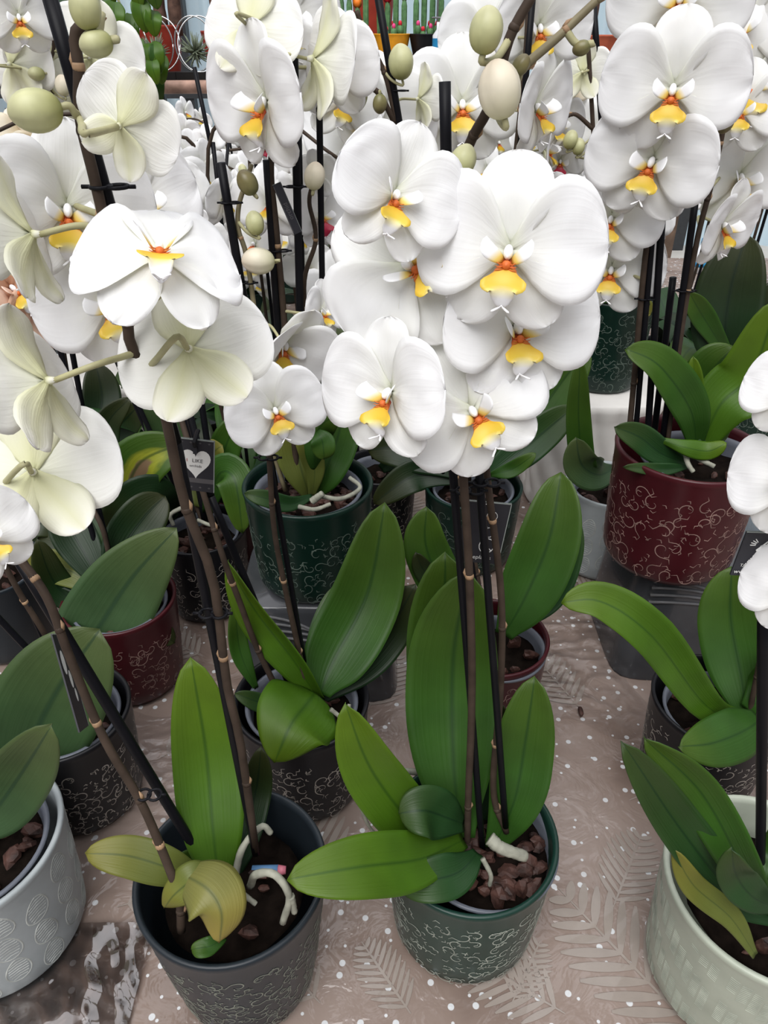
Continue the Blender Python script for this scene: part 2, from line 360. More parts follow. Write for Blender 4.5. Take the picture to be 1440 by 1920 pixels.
def tube_obj(root, name, pts, r0, r1, mat, n=24, seg=10, nodes=0, seed=0, bumpy=False):
    P = catmull(pts, n); m = MB(); rad = [r0 + (r1 - r0) * i / n for i in range(n + 1)]
    if bumpy: rad = [r * (1 + 0.18 * noise.noise(Vector((i * .7, seed, 0)))) for i, r in enumerate(rad)]
    m.tube(P, rad, seg)
    mats = [mat]
    if nodes:
        mats.append(NODE); rnd = random.Random(seed)
        for k in range(nodes):
            f = (k + .6 + rnd.random() * .3) / nodes * n; i = min(int(f), n - 1); a = P[i]; t = (P[i + 1] - P[i]).normalized(); r = rad[i]
            m.tube([a - t * r * .6, a - t * r * .1, a + t * r * .3, a + t * r * .7], [r * 1.0, r * 1.12, r * 1.1, r], seg, 1 if k % 2 else 0)
            q = t.cross(Vector((0, 1, .2))).normalized() * (1 if k % 2 else -1)
            m.tube([a + q * r * .6, a + q * r * 1.0 + t * r * 1.2, a + q * r * .9 + t * r * 2.4], [r * .6, r * .5, r * .1], 6, 1)
    return m.build(name, mats, root)
def clip_obj(root, p, t, r):
    m = MB(); t = t.normalized(); a = t.cross(Vector((0, 1, 0))).normalized(); b = t.cross(a)
    for o in (-1, 1):
        c = p + a * o * r * 1.1
        m.tube([c + (a * math.cos(w) + b * math.sin(w)) * r * 1.35 for w in [i * math.pi / 8 for i in range(17)]], r * .28, 6)
    m.tube([p - a * r * 3.4, p - a * r * 2], r * .3, 6); m.tube([p + a * r * 2, p + a * r * 3.6], r * .3, 6)
    return m.build('clip', STICK, root)
def pot_profile(R, h, Rb=None):
    Rb = Rb or R * 0.86
    def r(z): q = z / h; return Rb + (R - Rb) * (q ** 0.75)
    p = [(0.001, 0), (Rb * .86, 0), (Rb * .96, h * .02), (r(h * .06), h * .07)]
    p += [(r(h * k), h * k) for k in (.2, .35, .5, .65, .8, .92)]
    p += [(R * 1.0, h * .95), (R * 1.012, h * .985), (R * .995, h), (R * .955, h * .995), (R * .935, h * .96), (R * .90, h * .6), (Rb * .88, h * .12), (0.001, h * .08)]
    return p, r
POTC = {
 'green': ((0.008, 0.030, 0.022), (0.27, 0.29, 0.25), 0.30), 'deepgreen': ((0.005, 0.020, 0.014), (0.09, 0.12, 0.10), 0.28),
 'black': ((0.008, 0.008, 0.010), (0.30, 0.27, 0.24), 0.38), 'charcoal': ((0.014, 0.019, 0.024), (0.17, 0.18, 0.15), 0.36),
 'burgundy': ((0.050, 0.007, 0.010), (0.24, 0.15, 0.13), 0.30), 'white': ((0.33, 0.36, 0.37), (0.40, 0.42, 0.40), 0.4), 'cream': ((0.36, 0.39, 0.32), (0.39, 0.42, 0.35), 0.3), 'terracotta': ((0.42, 0.10, 0.05), (0.4, 0.1, 0.05), 0.6),
 'red': ((0.30, 0.035, 0.02), (0.3, 0.04, 0.02), 0.5), 'yellow': ((0.75, 0.33, 0.02), (0.7, 0.3, 0.02), 0.35)}
POTM = {k: (plain(k + '_glazed_pot', a, r, 0.12, 30, 0.05), plain(k + '_pot_relief', b, 0.5, 0.35, 60)) for k, (a, b, r) in POTC.items()}
def scroll_relief(m, rf, h, R, seed, dens=1.0, lo=0.05, hi=0.88):
    rnd = random.Random(seed)
    def strip(pts, w0, w1):
        vs, fs = [], []; k = len(pts)
        for i in range(k):
            a = pts[max(i - 1, 0)]; b = pts[min(i + 1, k - 1)]; dx, dy = b[0] - a[0], b[1] - a[1]; q = math.hypot(dx, dy) or 1
            w = (w0 + (w1 - w0) * i / (k - 1)) * (0.35 + 0.65 * math.sin(math.pi * min(1, .12 + i / (k - 1))))
            for s, e in ((-1, 0), (0, 1), (1, 0)):
                x = pts[i][0] - dy / q * w * s; z = pts[i][1] + dx / q * w * s; z = max(h * .03, min(h * .93, z)); an = x / R
                r = rf(z) + 0.00015 + 0.00022 * e; vs.append(Vector((r * math.cos(an), r * math.sin(an), z)))
        for i in range(k - 1):
            for j in (0, 1): a = i * 3 + j; fs.append((a, a + 3, a + 4, a + 1))
        m.add(vs, fs, 1)
    cell = 0.0150 / dens ** .5; nx = int(2 * math.pi * R / cell); nz = max(1, int(h * (hi - lo) / cell))
    for ix in range(nx):
        for iz in range(nz):
            x = (ix + .5 + rnd.uniform(-.3, .3)) * cell; z = h * lo + (iz + .5 + rnd.uniform(-.3, .3)) * cell
            a0 = rnd.uniform(0, 6.28); s = rnd.choice((-1, 1)); r0 = cell * rnd.uniform(.38, .62)
            if rnd.random() < .6:
                pts = []
                for i in range(15):
                    t = i / 14; r = r0 * (1 - .78 * t); a = a0 + s * t * 5.2; pts.append((x + r * math.cos(a), z + r * math.sin(a)))
                strip(pts, .0007, .0004)
                ax, az = pts[0]; strip([(ax, az), (ax + r0 * .5 * math.cos(a0 - s * 1.2), az + r0 * .5 * math.sin(a0 - s * 1.2)), (ax + r0 * .9 * math.cos(a0 - s * .5), az + r0 * .9 * math.sin(a0 - s * .5))], .0009, .0002)
            for k in range(2):
                bx, bz = x + rnd.uniform(-.6, .6) * cell, z + rnd.uniform(-.6, .6) * cell; a = rnd.uniform(0, 6.28); q = cell * rnd.uniform(.15, .3)
                strip([(bx, bz), (bx + q * math.cos(a), bz + q * math.sin(a)), (bx + q * 1.7 * math.cos(a + .7), bz + q * 1.7 * math.sin(a + .7))], .0009, .0003)
def leaf_relief(m, rf, h, R, seed, cell=0.03):
    rnd = random.Random(seed)
    def line(pts, w):
        vs, fs = [], []; k = len(pts)
        for i in range(k):
            a = pts[max(i - 1, 0)]; b = pts[min(i + 1, k - 1)]; dx, dy = b[0] - a[0], b[1] - a[1]; q = math.hypot(dx, dy) or 1
            for s, e in ((-1, -.2), (0, 1), (1, -.2)):
                x = pts[i][0] - dy / q * w * s; z = max(h * .03, min(h * .94, pts[i][1] + dx / q * w * s)); an = x / R; r = rf(z) + 0.0004 * e
                vs.append(Vector((r * math.cos(an), r * math.sin(an), z)))
        for i in range(k - 1):
            for j in (0, 1): a = i * 3 + j; fs.append((a, a + 3, a + 4, a + 1))
        m.add(vs, fs, 1)
    nx = int(2 * math.pi * R / cell); nz = int(h * .9 / (cell * 1.1))
    for ix in range(nx):
        for iz in range(nz):
            cx = (ix + .5) * cell; cz = h * .06 + (iz + .5 + (.4 if ix % 2 else 0)) * cell * 1.1; A = rnd.uniform(-.3, .3); a, b = cell * .34, cell * .5
            if cz + b > h * .94: continue
            out = [(cx + a * math.sin(t) * (1 - .25 * math.cos(t)) + A * b * math.cos(t), cz + b * math.cos(t)) for t in [i * math.pi / 10 for i in range(21)]]
            line(out, .0007)
            for q in range(7):
                zz = -.7 + q * .23; wq = a * math.sqrt(1 - zz * zz) * .8
                line([(cx - wq + A * b * zz, cz + b * zz - .001), (cx + A * b * zz, cz + b * zz + .0012), (cx + wq + A * b * zz, cz + b * zz)], .0005)
def dash_relief(m, rf, h, R, seed):
    rnd = random.Random(seed); nx = int(2 * math.pi * R / .0085)
    for ix in range(nx):
        z = h * .06 + rnd.uniform(0, .004); a = (ix + .5) * .0085 / R; tilt = .0007 * (1 if ix % 2 else -1)
        while z < h * .86:
            if math.sin(z * 130 + ix * .9) > -.35:
                w = .0034 / R; P = []
                for s in (-1, 0, 1): P.append((a + s * w, z + tilt * s))
                vs, fs = [], []
                for an, zz in P:
                    for o, e in ((-.0005, 0), (0, 1), (.0005, 0)): r = rf(zz + o) + .00002 + .00028 * e; vs.append(Vector((r * math.cos(an), r * math.sin(an), zz + o)))
                for i in (0, 1):
                    for j in (0, 1): q = i * 3 + j; fs.append((q, q + 3, q + 4, q + 1))
                m.add(vs, fs, 1)
            z += .0024
def make_pot(px, py, z0, R, h, kind, label, group=None, relief='scroll', taper=.86, dens=1.0, name='flower_pot', pos=None, rot=None):
    c = onz(px, py, z0 + h) if pos is None else Vector(pos); base = Vector((c.x, c.y, z0))
    prof, rf = pot_profile(R, h, R * taper); m = MB(); m.lathe(prof, 72)
    sd = int(abs(px) * 7 + abs(py)) % 9999
    if relief == 'scroll': scroll_relief(m, rf, h, R, sd, dens)
    if relief == 'leaf': leaf_relief(m, rf, h, R, sd)
    if relief == 'fine': dash_relief(m, rf, h, R, sd)
    o = m.build(name, list(POTM[kind]), None); o.location = base; o.rotation_euler.z = rot if rot is not None else sd % 6
    tag(o, label, 'plant pot', group); return base, R, h
def fill_pot(root, base, R, h, seed, chips=40, off=(0, 0), liner=True):
    rnd = random.Random(seed); c = base + Vector((off[0], off[1], 0)); r = R * .80; zt = h * .93
    if liner:
        m = MB(); m.lathe([(r * .70, h * .10), (r * .97, zt - .004), (r * 1.05, zt - .002), (r * 1.055, zt), (r * 1.0, zt + .001), (r * .95, zt - .006), (r * .68, h * .12)], 56, 0, c)
        m.build('nursery_pot', NURS, root)
    m = MB()
    def top(u, v):
        a = v * math.pi; q = u * r * .93; x, y = q * math.cos(a), q * math.sin(a)
        return c + Vector((x, y, h * .80 + 0.006 * noise.noise(Vector((x * 60, y * 60, seed)))))
    m.sheet(top, 8, 32, .002, 0, 0); o = m.build('substrate', SOIL, root)
    if chips:
        m = MB()
        for k in range(chips):
            a = rnd.uniform(0, 6.28); q = r * .84 * math.sqrt(rnd.random()); s = rnd.uniform(.004, .0105)
            M = Matrix.Rotation(rnd.uniform(0, 3), 3, 'X') @ Matrix.Rotation(rnd.uniform(0, 3), 3, 'Z')
            def fn(p, th, w, k=k, s=s): return p * (1 + .55 * noise.noise(p * 160 + Vector((k * 3.3, 0, 0))))
            m.ellipsoid(c + Vector((q * math.cos(a), q * math.sin(a), h * .81 + s * .4)), (s, s * .75, s * .45), 0, 4, M, fn)
        o = m.build('bark_mulch', BARK, root, flat=True); o['kind'] = 'stuff'
def orchid(d):
    base, R, h = d['pot']; Y0 = base.y
    root = empty('moth_orchid', (base.x, base.y, base.z + h * .8), d['label'], 'orchid', d.get('group'))
    if d.get('fill', 1): fill_pot(root, base, R, h, int(abs(base.x) * 1000) + 5, d.get('chips', 40), d.get('off', (0, 0)), d.get('liner', True))
    for lf in d.get('leaves', ()):
        pts = [at(x, y, Y0 + dy) for x, y, dy in lf[0]]; cen = pts[len(pts) // 2]
        kw = lf[3] if len(lf) > 3 else {}
        kw = dict(kw); lab = kw.pop('label', None)
        o = add_leaf(root, pts, m_of(lf[1], cen), lf[2], **kw)
        if lab: o['label'] = lab
    lines = []
    for k, s in enumerate(d.get('spikes', ())):
        pts = [at(q[0], q[1], Y0 + (q[2] if len(q) > 2 else 0)) for q in s['p']]
        r = s.get('r', .0028); lines.append(catmull(pts, 60))
        tube_obj(root, 'flower_spike', pts, r, r * .75, STEMG if s.get('g') else STEM, 40, 10, s.get('n', 4), k + 3)
    for k, s in enumerate(d.get('sticks', ())):
        a, b = at(s[0], s[1], Y0 + s[4]), at(s[2], s[3], Y0 + s[5]); r = s[6] if len(s) > 6 else .0026
        tube_obj(root, 'support_stick', [a, a.lerp(b, .5), b], r, r, STICK, 8, 10)
    for x, y, dy in d.get('clips', ()): clip_obj(root, at(x, y, Y0 + dy), Vector((0, 0, 1)), .0032)
    def near(p, si=None):
        best = None
        for L in (lines if si is None else [lines[si]]):
            for q in L:
                dd = (q - p).length + max(0, q.z - p.z) * .2
                if best is None or dd < best[0]: best = (dd, q)
        return best[1] if best else None
    for f in d.get('flowers', ()):
        x, y, dy, span, yaw, pit, roll = f[:7]; var = f[7] if len(f) > 7 else 'w0'; si = f[8] if len(f) > 8 else None; p = at(x, y, Y0 + dy); s = m_of(span, p)
        Rm = facing(p, yaw, pit, roll); M = Matrix.Translation(p - root.location) @ Rm.to_4x4() @ Matrix.Scale(s, 4)
        V = VAR[var]; fl = link('flower', V['sep'], root, M)
        link('petal', V['pl'], fl); link('petal', V['pr'], fl); link('lip', V['lip'], fl, Matrix.Scale(1.22, 4)); link('column', COLUMN, fl)
        q = near(p, si)
        if q is not None and (q - p).length < .16:
            back = p + Rm @ Vector((0, -.01 * s, -.05 * s)); mid = back + Rm @ Vector((0, 0, -1)) * min(.02, (q - p).length * .5)
            tube_obj(root, 'flower_stalk', [back, mid, q.lerp(mid, .35), q], .0013, .0016, STALK, 14, 8)
    for b in d.get('buds', ()):
        x, y, dy, ln, ang, kind = b[:6]; p = at(x, y, Y0 + dy); s = m_of(ln, p)
        M = Matrix.Translation(p - root.location) @ (facing(p, 0, 0, 0) @ Matrix.Rotation(math.radians(-90), 3, 'X').inverted()).to_4x4()
        Rm = facing(p, 0, 0, ang - 90) @ Matrix.Rotation(math.radians(-90), 3, 'X')
        M = Matrix.Translation(p - root.location) @ Rm.to_4x4() @ Matrix.Scale(s, 4)
        link('bud', BUDS[kind], root, M)
        q = near(p); tip = p + Rm @ Vector((0, 0, -.46 * s))
        if q is not None and (q - p).length < .09:
            o = tip + Rm @ Vector((0, 0, -.18 * s)); tube_obj(root, 'flower_stalk', [tip, o, o.lerp(q, .55) + Vector((0, 0, -.003)), q], .0013, .0017, STALK, 12, 8)
    for r in d.get('roots', ()):
        tube_obj(root, 'aerial_root', [at(x, y, Y0 + dy) for x, y, dy in r[0]], r[1], r[1] * .8, ROOT, 20, 8, 0, 3, True)
    return root
# ------------------------------------------------------------------ the table, the cloth and the building
def cloth_material():
    m, n, l, b = base_mat('printed_table_film', 0.55, 0.4, 0.75)
    g = n.new('ShaderNodeTexCoord'); obj = g.outputs['Object']
    def noise_n(scale, det=3, dist=0):
        x = n.new('ShaderNodeTexNoise'); x.inputs['Scale'].default_value = scale; x.inputs['Detail'].default_value = det; x.inputs['Distortion'].default_value = dist; l.new(obj, x.inputs['Vector']); return x.outputs['Fac']
    def ramp(fac, st):
        r = n.new('ShaderNodeValToRGB'); e = r.color_ramp.elements
        while len(e) < len(st): e.new(.5)
        for k, (p, c) in enumerate(st): e[k].position = p; e[k].color = (*c, 1)
        l.new(fac, r.inputs[0]); return r.outputs[0]
    col = ramp(noise_n(7, 3, .6), [(.30, (.125, .085, .068)), (.46, (.215, .158, .130)), (.66, (.275, .214, .184))])
    def vdots(scale, rad, keep):
        nonlocal col
        mp = n.new('ShaderNodeMapping'); mp.inputs['Scale'].default_value = (1, 1, 0); l.new(obj, mp.inputs[0])
        v = n.new('ShaderNodeTexVoronoi'); v.voronoi_dimensions = '2D'; v.inputs['Scale'].default_value = scale; l.new(mp.outputs[0], v.inputs['Vector'])
        a = ramp(v.outputs['Distance'], [(rad * .85, (1, 1, 1)), (rad, (0, 0, 0))])
        s = n.new('ShaderNodeSeparateColor'); l.new(v.outputs['Color'], s.inputs[0])
        k = ramp(s.outputs[0], [(keep - .01, (1, 1, 1)), (keep, (0, 0, 0))])
        mu = n.new('ShaderNodeMix'); mu.data_type = 'RGBA'; mu.blend_type = 'MULTIPLY'; mu.inputs[0].default_value = 1; l.new(a, mu.inputs[6]); l.new(k, mu.inputs[7])
        x = n.new('ShaderNodeMix'); x.data_type = 'RGBA'; l.new(mu.outputs[2], x.inputs[0]); l.new(col, x.inputs[6]); x.inputs[7].default_value = (.56, .57, .58, 1); col = x.outputs[2]
    vdots(40, .115, .62); vdots(58, .085, .38)
    l.new(col, b.inputs['Base Color'])
    b.inputs['Coat Roughness'].default_value = 0.07
    bp = n.new('ShaderNodeBump'); bp.inputs['Strength'].default_value = .9; bp.inputs['Distance'].default_value = .010
    l.new(noise_n(26, 3, 1.2), bp.inputs['Height']); l.new(bp.outputs[0], b.inputs['Coat Normal'])
    return m
CLOTH = cloth_material()
FERN = plain('fern_print', (.275, .235, .205), .5, .1, 30, coat=.5)
BENCHW = plain('dark_bench_wood', (.12, .08, .06), .6, .3, 12)
MET = plain('galvanised_leg', (.3, .31, .32), .4, .1, 30, metal=.7)
t = empty('display_table', (0, 1.3, -0.8), 'long low display table carrying the orchids, covered with printed beige film', 'table')
m = MB(); m.box((-2.2, -.35, -.045), (2.2, 2.62, -.004)); m.build('tabletop', BENCHW, t, True)
for x in (-2.1, 2.1):
    for y in (-.25, 2.5): m = MB(); m.box((x - .03, y - .03, -.8), (x + .03, y + .03, -.045)); m.build('leg', MET, t, True)
def hgt(x, y): return 0.0009 * noise.noise(Vector((x * 7, y * 7, 1))) - 0.0012
m = MB(); nx, ny = 150, 110
vs = [Vector((-2.25 + 4.5 * i / nx, -.38 + 3.05 * j / ny, 0)) for i in range(nx + 1) for j in range(ny + 1)]
for v in vs: v.z = hgt(v.x, v.y)
m.add(vs, [(i * (ny + 1) + j, (i + 1) * (ny + 1) + j, (i + 1) * (ny + 1) + j + 1, i * (ny + 1) + j + 1) for i in range(nx) for j in range(ny)], 0)
def fern(px, py, ang, L, fat=.16):
    c = onz(px, py, 0); d = Vector((math.cos(ang), math.sin(ang), 0)); s = Vector((-d.y, d.x, 0)); up = Vector((0, 0, .0006))
    def leafp(a, dr, ln, w):
        q = Vector((-dr.y, dr.x, 0)); P = []
        for k in range(9):
            tt = k / 8; P.append((a + dr * ln * tt, q * w * math.sin(math.pi * (.08 + .87 * tt)) ** .7))
        vs2 = []
        for x, o in P: vs2 += [x - o + up, x + o + up]
        for v in vs2: v.z = hgt(v.x, v.y) + .0007
        m.add(vs2, [(2 * k, 2 * k + 2, 2 * k + 3, 2 * k + 1) for k in range(8)], 1)
    leafp(c, d, L, .0012)
    for k in range(1, 11):
        f = k / 11; a = c + d * L * f; ll = L * .34 * math.sin(math.pi * (.25 + .72 * f)) + .003
        for sg in (-1, 1): leafp(a, (d * .75 + s * sg).normalized(), ll, L * .026)
for q in ((1330, 1960, 2.2, .16), (1060, 1900, 2.6, .10), (960, 1880, 1.0, .06), (600, 1880, 2.4, .08), (770, 1900, 2.2, .07), (1180, 1500, .4, .12), (1090, 1330, 2.0, .11), (690, 1330, 1.2, .10), (640, 1650, 2.1, .12),
          (300, 1420, .7, .10), (220, 1700, .3, .11), (740, 1000, 1.3, .12), (1080, 1120, .7, .10), (380, 1230, 2.6, .10), (1150, 1700, 1.0, .09)): fern(*q)
o = m.build('table_cover', [CLOTH, FERN]); tag(o, 'beige brown film table cover printed with white dots and pale ferns', 'table cover')
# clear film lying crumpled at the front left
def film_material():
    m = bpy.data.materials.new('clear_cellophane'); m.use_nodes = True; n = m.node_tree.nodes; l = m.node_tree.links; n.clear()
    o = n.new('ShaderNodeOutputMaterial'); g = n.new('ShaderNodeBsdfGlossy'); g.inputs['Roughness'].default_value = .06; t = n.new('ShaderNodeBsdfTransparent'); t.inputs[0].default_value = (.88, .82, .79, 1)
    fr = n.new('ShaderNodeFresnel'); fr.inputs[0].default_value = 2.35; x = n.new('ShaderNodeMixShader')
    l.new(fr.outputs[0], x.inputs[0]); l.new(t.outputs[0], x.inputs[1]); l.new(g.outputs[0], x.inputs[2]); l.new(x.outputs[0], o.inputs[0]); return m
FILM = film_material()
A, B, D = onz(-160, 1960, 0), onz(232, 1960, 0), onz(292, 1735, 0)
E = onz(-60, 1735, 0)
m = MB()
def filmf(u, v):
    v = (v + 1) / 2; p = A.lerp(B, v).lerp(E.lerp(D, v), u); q = Vector((p.x * 34 + p.y * 10, p.y * 22, 3))
    p.z = .004 + .004 * abs(noise.noise(q)) + .0028 * noise.noise(q * 2.3); return p
gv = [filmf(i / 90, j / 90 * 2 - 1) for i in range(91) for j in range(91)]; m.add(gv, [(i * 91 + j, i * 91 + j + 1, (i + 1) * 91 + j + 1, (i + 1) * 91 + j) for i in range(90) for j in range(90)], 0); o = m.build('plastic_film', FILM); tag(o, 'crumpled clear glossy plastic film at the front left beside the white pot', 'plastic film')
FILM2 = bpy.data.materials.new('thin_clear_film'); FILM2.use_nodes = True; n2 = FILM2.node_tree.nodes; l2 = FILM2.node_tree.links; n2.clear()
o2 = n2.new('ShaderNodeOutputMaterial'); g2 = n2.new('ShaderNodeBsdfGlossy'); g2.inputs['Roughness'].default_value = .03; t2 = n2.new('ShaderNodeBsdfTransparent'); f2 = n2.new('ShaderNodeFresnel'); f2.inputs[0].default_value = 1.45; x2 = n2.new('ShaderNodeMixShader')
l2.new(f2.outputs[0], x2.inputs[0]); l2.new(t2.outputs[0], x2.inputs[1]); l2.new(g2.outputs[0], x2.inputs[2]); l2.new(x2.outputs[0], o2.inputs[0])
for (fx, fy, wx, wy, sd_, lab) in ((765, 1000, .13, .30, 3.1, 'loose clear film wrinkled over the table between the two dark green pots'), (1070, 1220, .13, .26, 8.4, 'loose clear film wrinkled over the table beside the small burgundy pot'), (330, 1440, .20, .16, 5.2, 'loose clear film wrinkled over the table behind the charcoal pot')):
    fc = onz(fx, fy, 0); m = MB(); N_ = 60; gv = []
    for i in range(N_ + 1):
        for j in range(N_ + 1):
            a_, b2 = i / N_ * 2 - 1, j / N_ * 2 - 1; x_, y_ = fc.x + a_ * wx / 2 * (1 + .15 * math.sin(b2 * 5)), fc.y + b2 * wy / 2 * (1 + .12 * math.sin(a_ * 4)); fall = (1 - a_ ** 4) * (1 - b2 ** 4)
            gv.append(Vector((x_, y_, .0012 + fall * (.0015 + .0060 * abs(noise.noise(Vector((x_ * 22, y_ * 60, sd_)))) ** 1.2 + .0018 * noise.noise(Vector((x_ * 90, y_ * 120, sd_)))))))
    m.add(gv, [(i * (N_ + 1) + j, (i + 1) * (N_ + 1) + j, (i + 1) * (N_ + 1) + j + 1, i * (N_ + 1) + j + 1) for i in range(N_) for j in range(N_)], 0)
    tag(m.build('plastic_film', FILM2), lab, 'plastic film')
m = MB(); FLOORM = plain('grey_concrete_floor', (.40, .385, .36), .6, .1, 3)
m.box((-7, -3, -.86), (7, 9, -.8)); tag(m.build('floor', FLOORM, None, True), None, None, kind='structure')
# corrugated translucent end wall
def glaz():
    m = bpy.data.materials.new('pale_blue_corrugated_sheet'); m.use_nodes = True; n = m.node_tree.nodes; l = m.node_tree.links; b = n['Principled BSDF']
    b.inputs['Base Color'].default_value = (.62, .78, .86, 1); b.inputs['Roughness'].default_value = .3
    t = n.new('ShaderNodeBsdfTranslucent'); t.inputs[0].default_value = (.75, .88, .95, 1); x = n.new('ShaderNodeMixShader'); x.inputs[0].default_value = .5
    l.new(b.outputs[0], x.inputs[1]); l.new(t.outputs[0], x.inputs[2]); l.new(x.outputs[0], n['Material Output'].inputs[0]); return m
GL = glaz(); m = MB(); n_ = 900
vs = []
for i in range(n_ + 1):
    x = -6 + 12 * i / n_; y = 6.2 + .022 * math.sin(i * 2 * math.pi / 9)
    vs += [Vector((x, y, -.8)), Vector((x, y, 2.6))]
m.add(vs, [(2 * i, 2 * i + 2, 2 * i + 3, 2 * i + 1) for i in range(n_)]); tag(m.build('wall_back', GL), None, None, kind='structure')
DK = plain('dark_steel_frame', (.03, .032, .035), .4)
for k, x in enumerate((-3.6, -1.4, .7, 2.1, 2.3, 4.2)):
    m = MB(); m.box((x - .05, 6.05, -.8), (x + .05, 6.15, 2.6)); tag(m.build('trim_%d' % (k + 1), DK, None, True), None, None, kind='structure')
m = MB(); m.box((-6, 6.04, .25), (6, 6.12, .37)); tag(m.build('trim_7', DK, None, True), None, None, kind='structure')

# ------------------------------------------------------------------ risers under some pots
RIS = plain('smoked_plastic', (.045, .047, .052), .18, .25, 15, coat=.4); RISL = plain('smoked_plastic_relief', (.12, .12, .125), .25)
def smoked_riser(cx, cy, wx, wy, h, label, rot=0.0):
    m = MB(); n = 4
    prof = [(1.0, 0), (1.0, .004), (.985, .012), (.90, h - .008), (.88, h - .002), (.86, h), (.02, h)]
    def rfn(w, z): c, s = abs(math.cos(w)), abs(math.sin(w)); return 1 / (c ** 7 + s ** 7) ** (1 / 7)
    vs, fs = [], []; N = 72
    for r, z in prof:
        for j in range(N): w = 2 * math.pi * j / N; q = rfn(w, z) * r; vs.append(Vector((q * math.cos(w) * wx / 2, q * math.sin(w) * wy / 2, z)))
    for i in range(len(prof) - 1):
        for j in range(N): k = (j + 1) % N; fs.append((i * N + j, i * N + k, (i + 1) * N + k, (i + 1) * N + j))
    m.add(vs, fs)
    for s in range(4):          # raised arcs on the two long faces
        for sg in (-1, 1):
            pts = []
            for i in range(17):
                a = i / 16 * 1.45; rr = (.35 + .2 * s) * h * 1.35; x = -wx * .40 + rr * 1.5 * math.sin(a); z = h * .94 - rr * (1 - math.cos(a)) * .95 - .01 * s
                if abs(x) < wx * .44 and z > .008: pts.append(Vector((x, sg * (wy / 2 * (1 - .1 * z / h) + .0002), z)))
            if len(pts) > 3: m.tube(pts, .0018, 6, 1)
    o = m.build('plastic_riser', [RIS, RISL]); o.location = (cx, cy, 0); o.rotation_euler.z = rot; tag(o, label, 'riser')
CER = plain('matt_white_plaster', (.62, .60, .57), .55, .06, 20)
def fluted_riser(cx, cy, w, h, label):
    m = MB()
    def rfn(a, z):
        c, s = abs(math.cos(a)), abs(math.sin(a)); q = 1 / (c ** 5 + s ** 5) ** .2
        return q * (1 + (.045 * (abs(math.sin(9 * a + 6 * math.sin(z / h * 1.6)))) * smooth(0, .1, z / h) * smooth(1, .86, z / h)))
    prof = [(w * .49, 0), (w * .5, .006), (w * .47, .02)] + [(w * .47, h * k / 14) for k in range(2, 13)] + [(w * .5, h * .93), (w * .5, h * .985), (w * .48, h), (.001, h)]
    m.lathe(prof, 240, 0, Vector((0, 0, 0)), rfn); o = m.build('plaster_plinth', CER); o.location = (cx, cy, 0); tag(o, label, 'plinth')
# ------------------------------------------------------------------ pots (rim centre as seen, then real size) and what grows in them
G1 = 'orchids in front on the table'; GP = 'decorative pots in front on the table'
P1 = make_pot(883, 1560, 0, .070, .125, 'green', 'dark green pot with silvery scrolls at the front centre under the largest orchid', GP, dens=1.25)
P2 = make_pot(433, 1628, 0, .0705, .150, 'charcoal', 'charcoal pot with faint scrolls at the front left, holding the lone upright leaf', GP, dens=1.4, taper=.74)
P3 = make_pot(565, 1305, 0, .066, .125, 'black', 'black scroll pot between the front green pot and the raised green pot', GP)
P4 = make_pot(577, 903, .138, .070, .125, 'deepgreen', 'dark green pot raised on a smoked plastic riser left of centre', GP)
P5 = make_pot(-72, 1570, 0, .076, .13, 'white', 'pale grey embossed pot cut by the lower left edge of the picture', GP, 'leaf', .9)
P6 = make_pot(114, 1330, 0, .064, .125, 'black', 'black scroll pot at the left, behind the pale grey embossed pot', GP, dens=1.3)
P7 = make_pot(222, 1120, 0, .064, .125, 'burgundy', 'burgundy scroll pot at the left between two black pots', GP)
P8 = make_pot(374, 988, 0, .060, .125, 'black', 'black scroll pot on the left standing beside the raised dark green pot', GP)
P9 = make_pot(922, 1190, 0, .062, .12, 'burgundy', 'small burgundy pot right behind the large front centre orchid', GP)
P10 = make_pot(888, 906, 0, .070, .125, 'deepgreen', 'plain looking dark green pot behind the hanging care tag at the centre', GP, dens=.8)
P11 = make_pot(1148, 905, 0, .064, .135, 'white', 'pale grey embossed pot to the left of the raised burgundy pot', GP, 'leaf', .9)
P12 = make_pot(1296, 836, .159, .078, .14, 'burgundy', 'large burgundy scroll pot raised on a smoked plastic riser at the right', GP, taper=.9, dens=.7)
P13 = make_pot(1347, 1310, 0, .062, .125, 'black', 'black scroll pot at the right behind the cream pot', GP, dens=1.1)
P14 = make_pot(1448, 1655, 0, .078, .13, 'cream', 'cream pot with fine woven relief in the lower right corner', GP, 'fine', .88)
P15 = make_pot(1150, 548, .19, .065, .145, 'deepgreen', 'dark green scroll pot standing on the white fluted plinth at the right', GP, dens=1.0, taper=.9)
P16 = make_pot(-20, 1060, 0, .062, .12, 'charcoal', 'grey pot at the far left edge behind the leaning black sticks', GP, None)
P17 = make_pot(1425, 735, 0, .065, .125, 'deepgreen', 'dark green pot at the right edge behind the raised burgundy pot', GP)
P18 = make_pot(712, 872, 0, .056, .12, 'black', 'black pot half hidden behind the raised dark green pot', GP)
P19 = make_pot(150, 850, 0, .062, .12, 'black', 'black pot in the dark gap at the left behind the burgundy pot', GP)
P20 = make_pot(20, 790, 0, .062, .12, 'black', 'black pot hidden at the left edge behind the white flowers', GP)
smoked_riser(P4[0].x + .004, P4[0].y + .006, .19, .155, .138, 'smoked plastic riser under the dark green pot left of centre')
smoked_riser(P12[0].x + .062, P12[0].y + .035, .215, .17, .159, 'smoked plastic riser with curved ribs under the large burgundy pot')
fluted_riser(P15[0].x - .01, P15[0].y, .20, .19, 'white fluted plaster plinth under the dark green pot at the right')
pc = onz(700, 800, .1); fluted_riser(pc.x, pc.y + .05, .20, .17, 'white fluted plaster plinth behind the raised dark green pot at the centre')
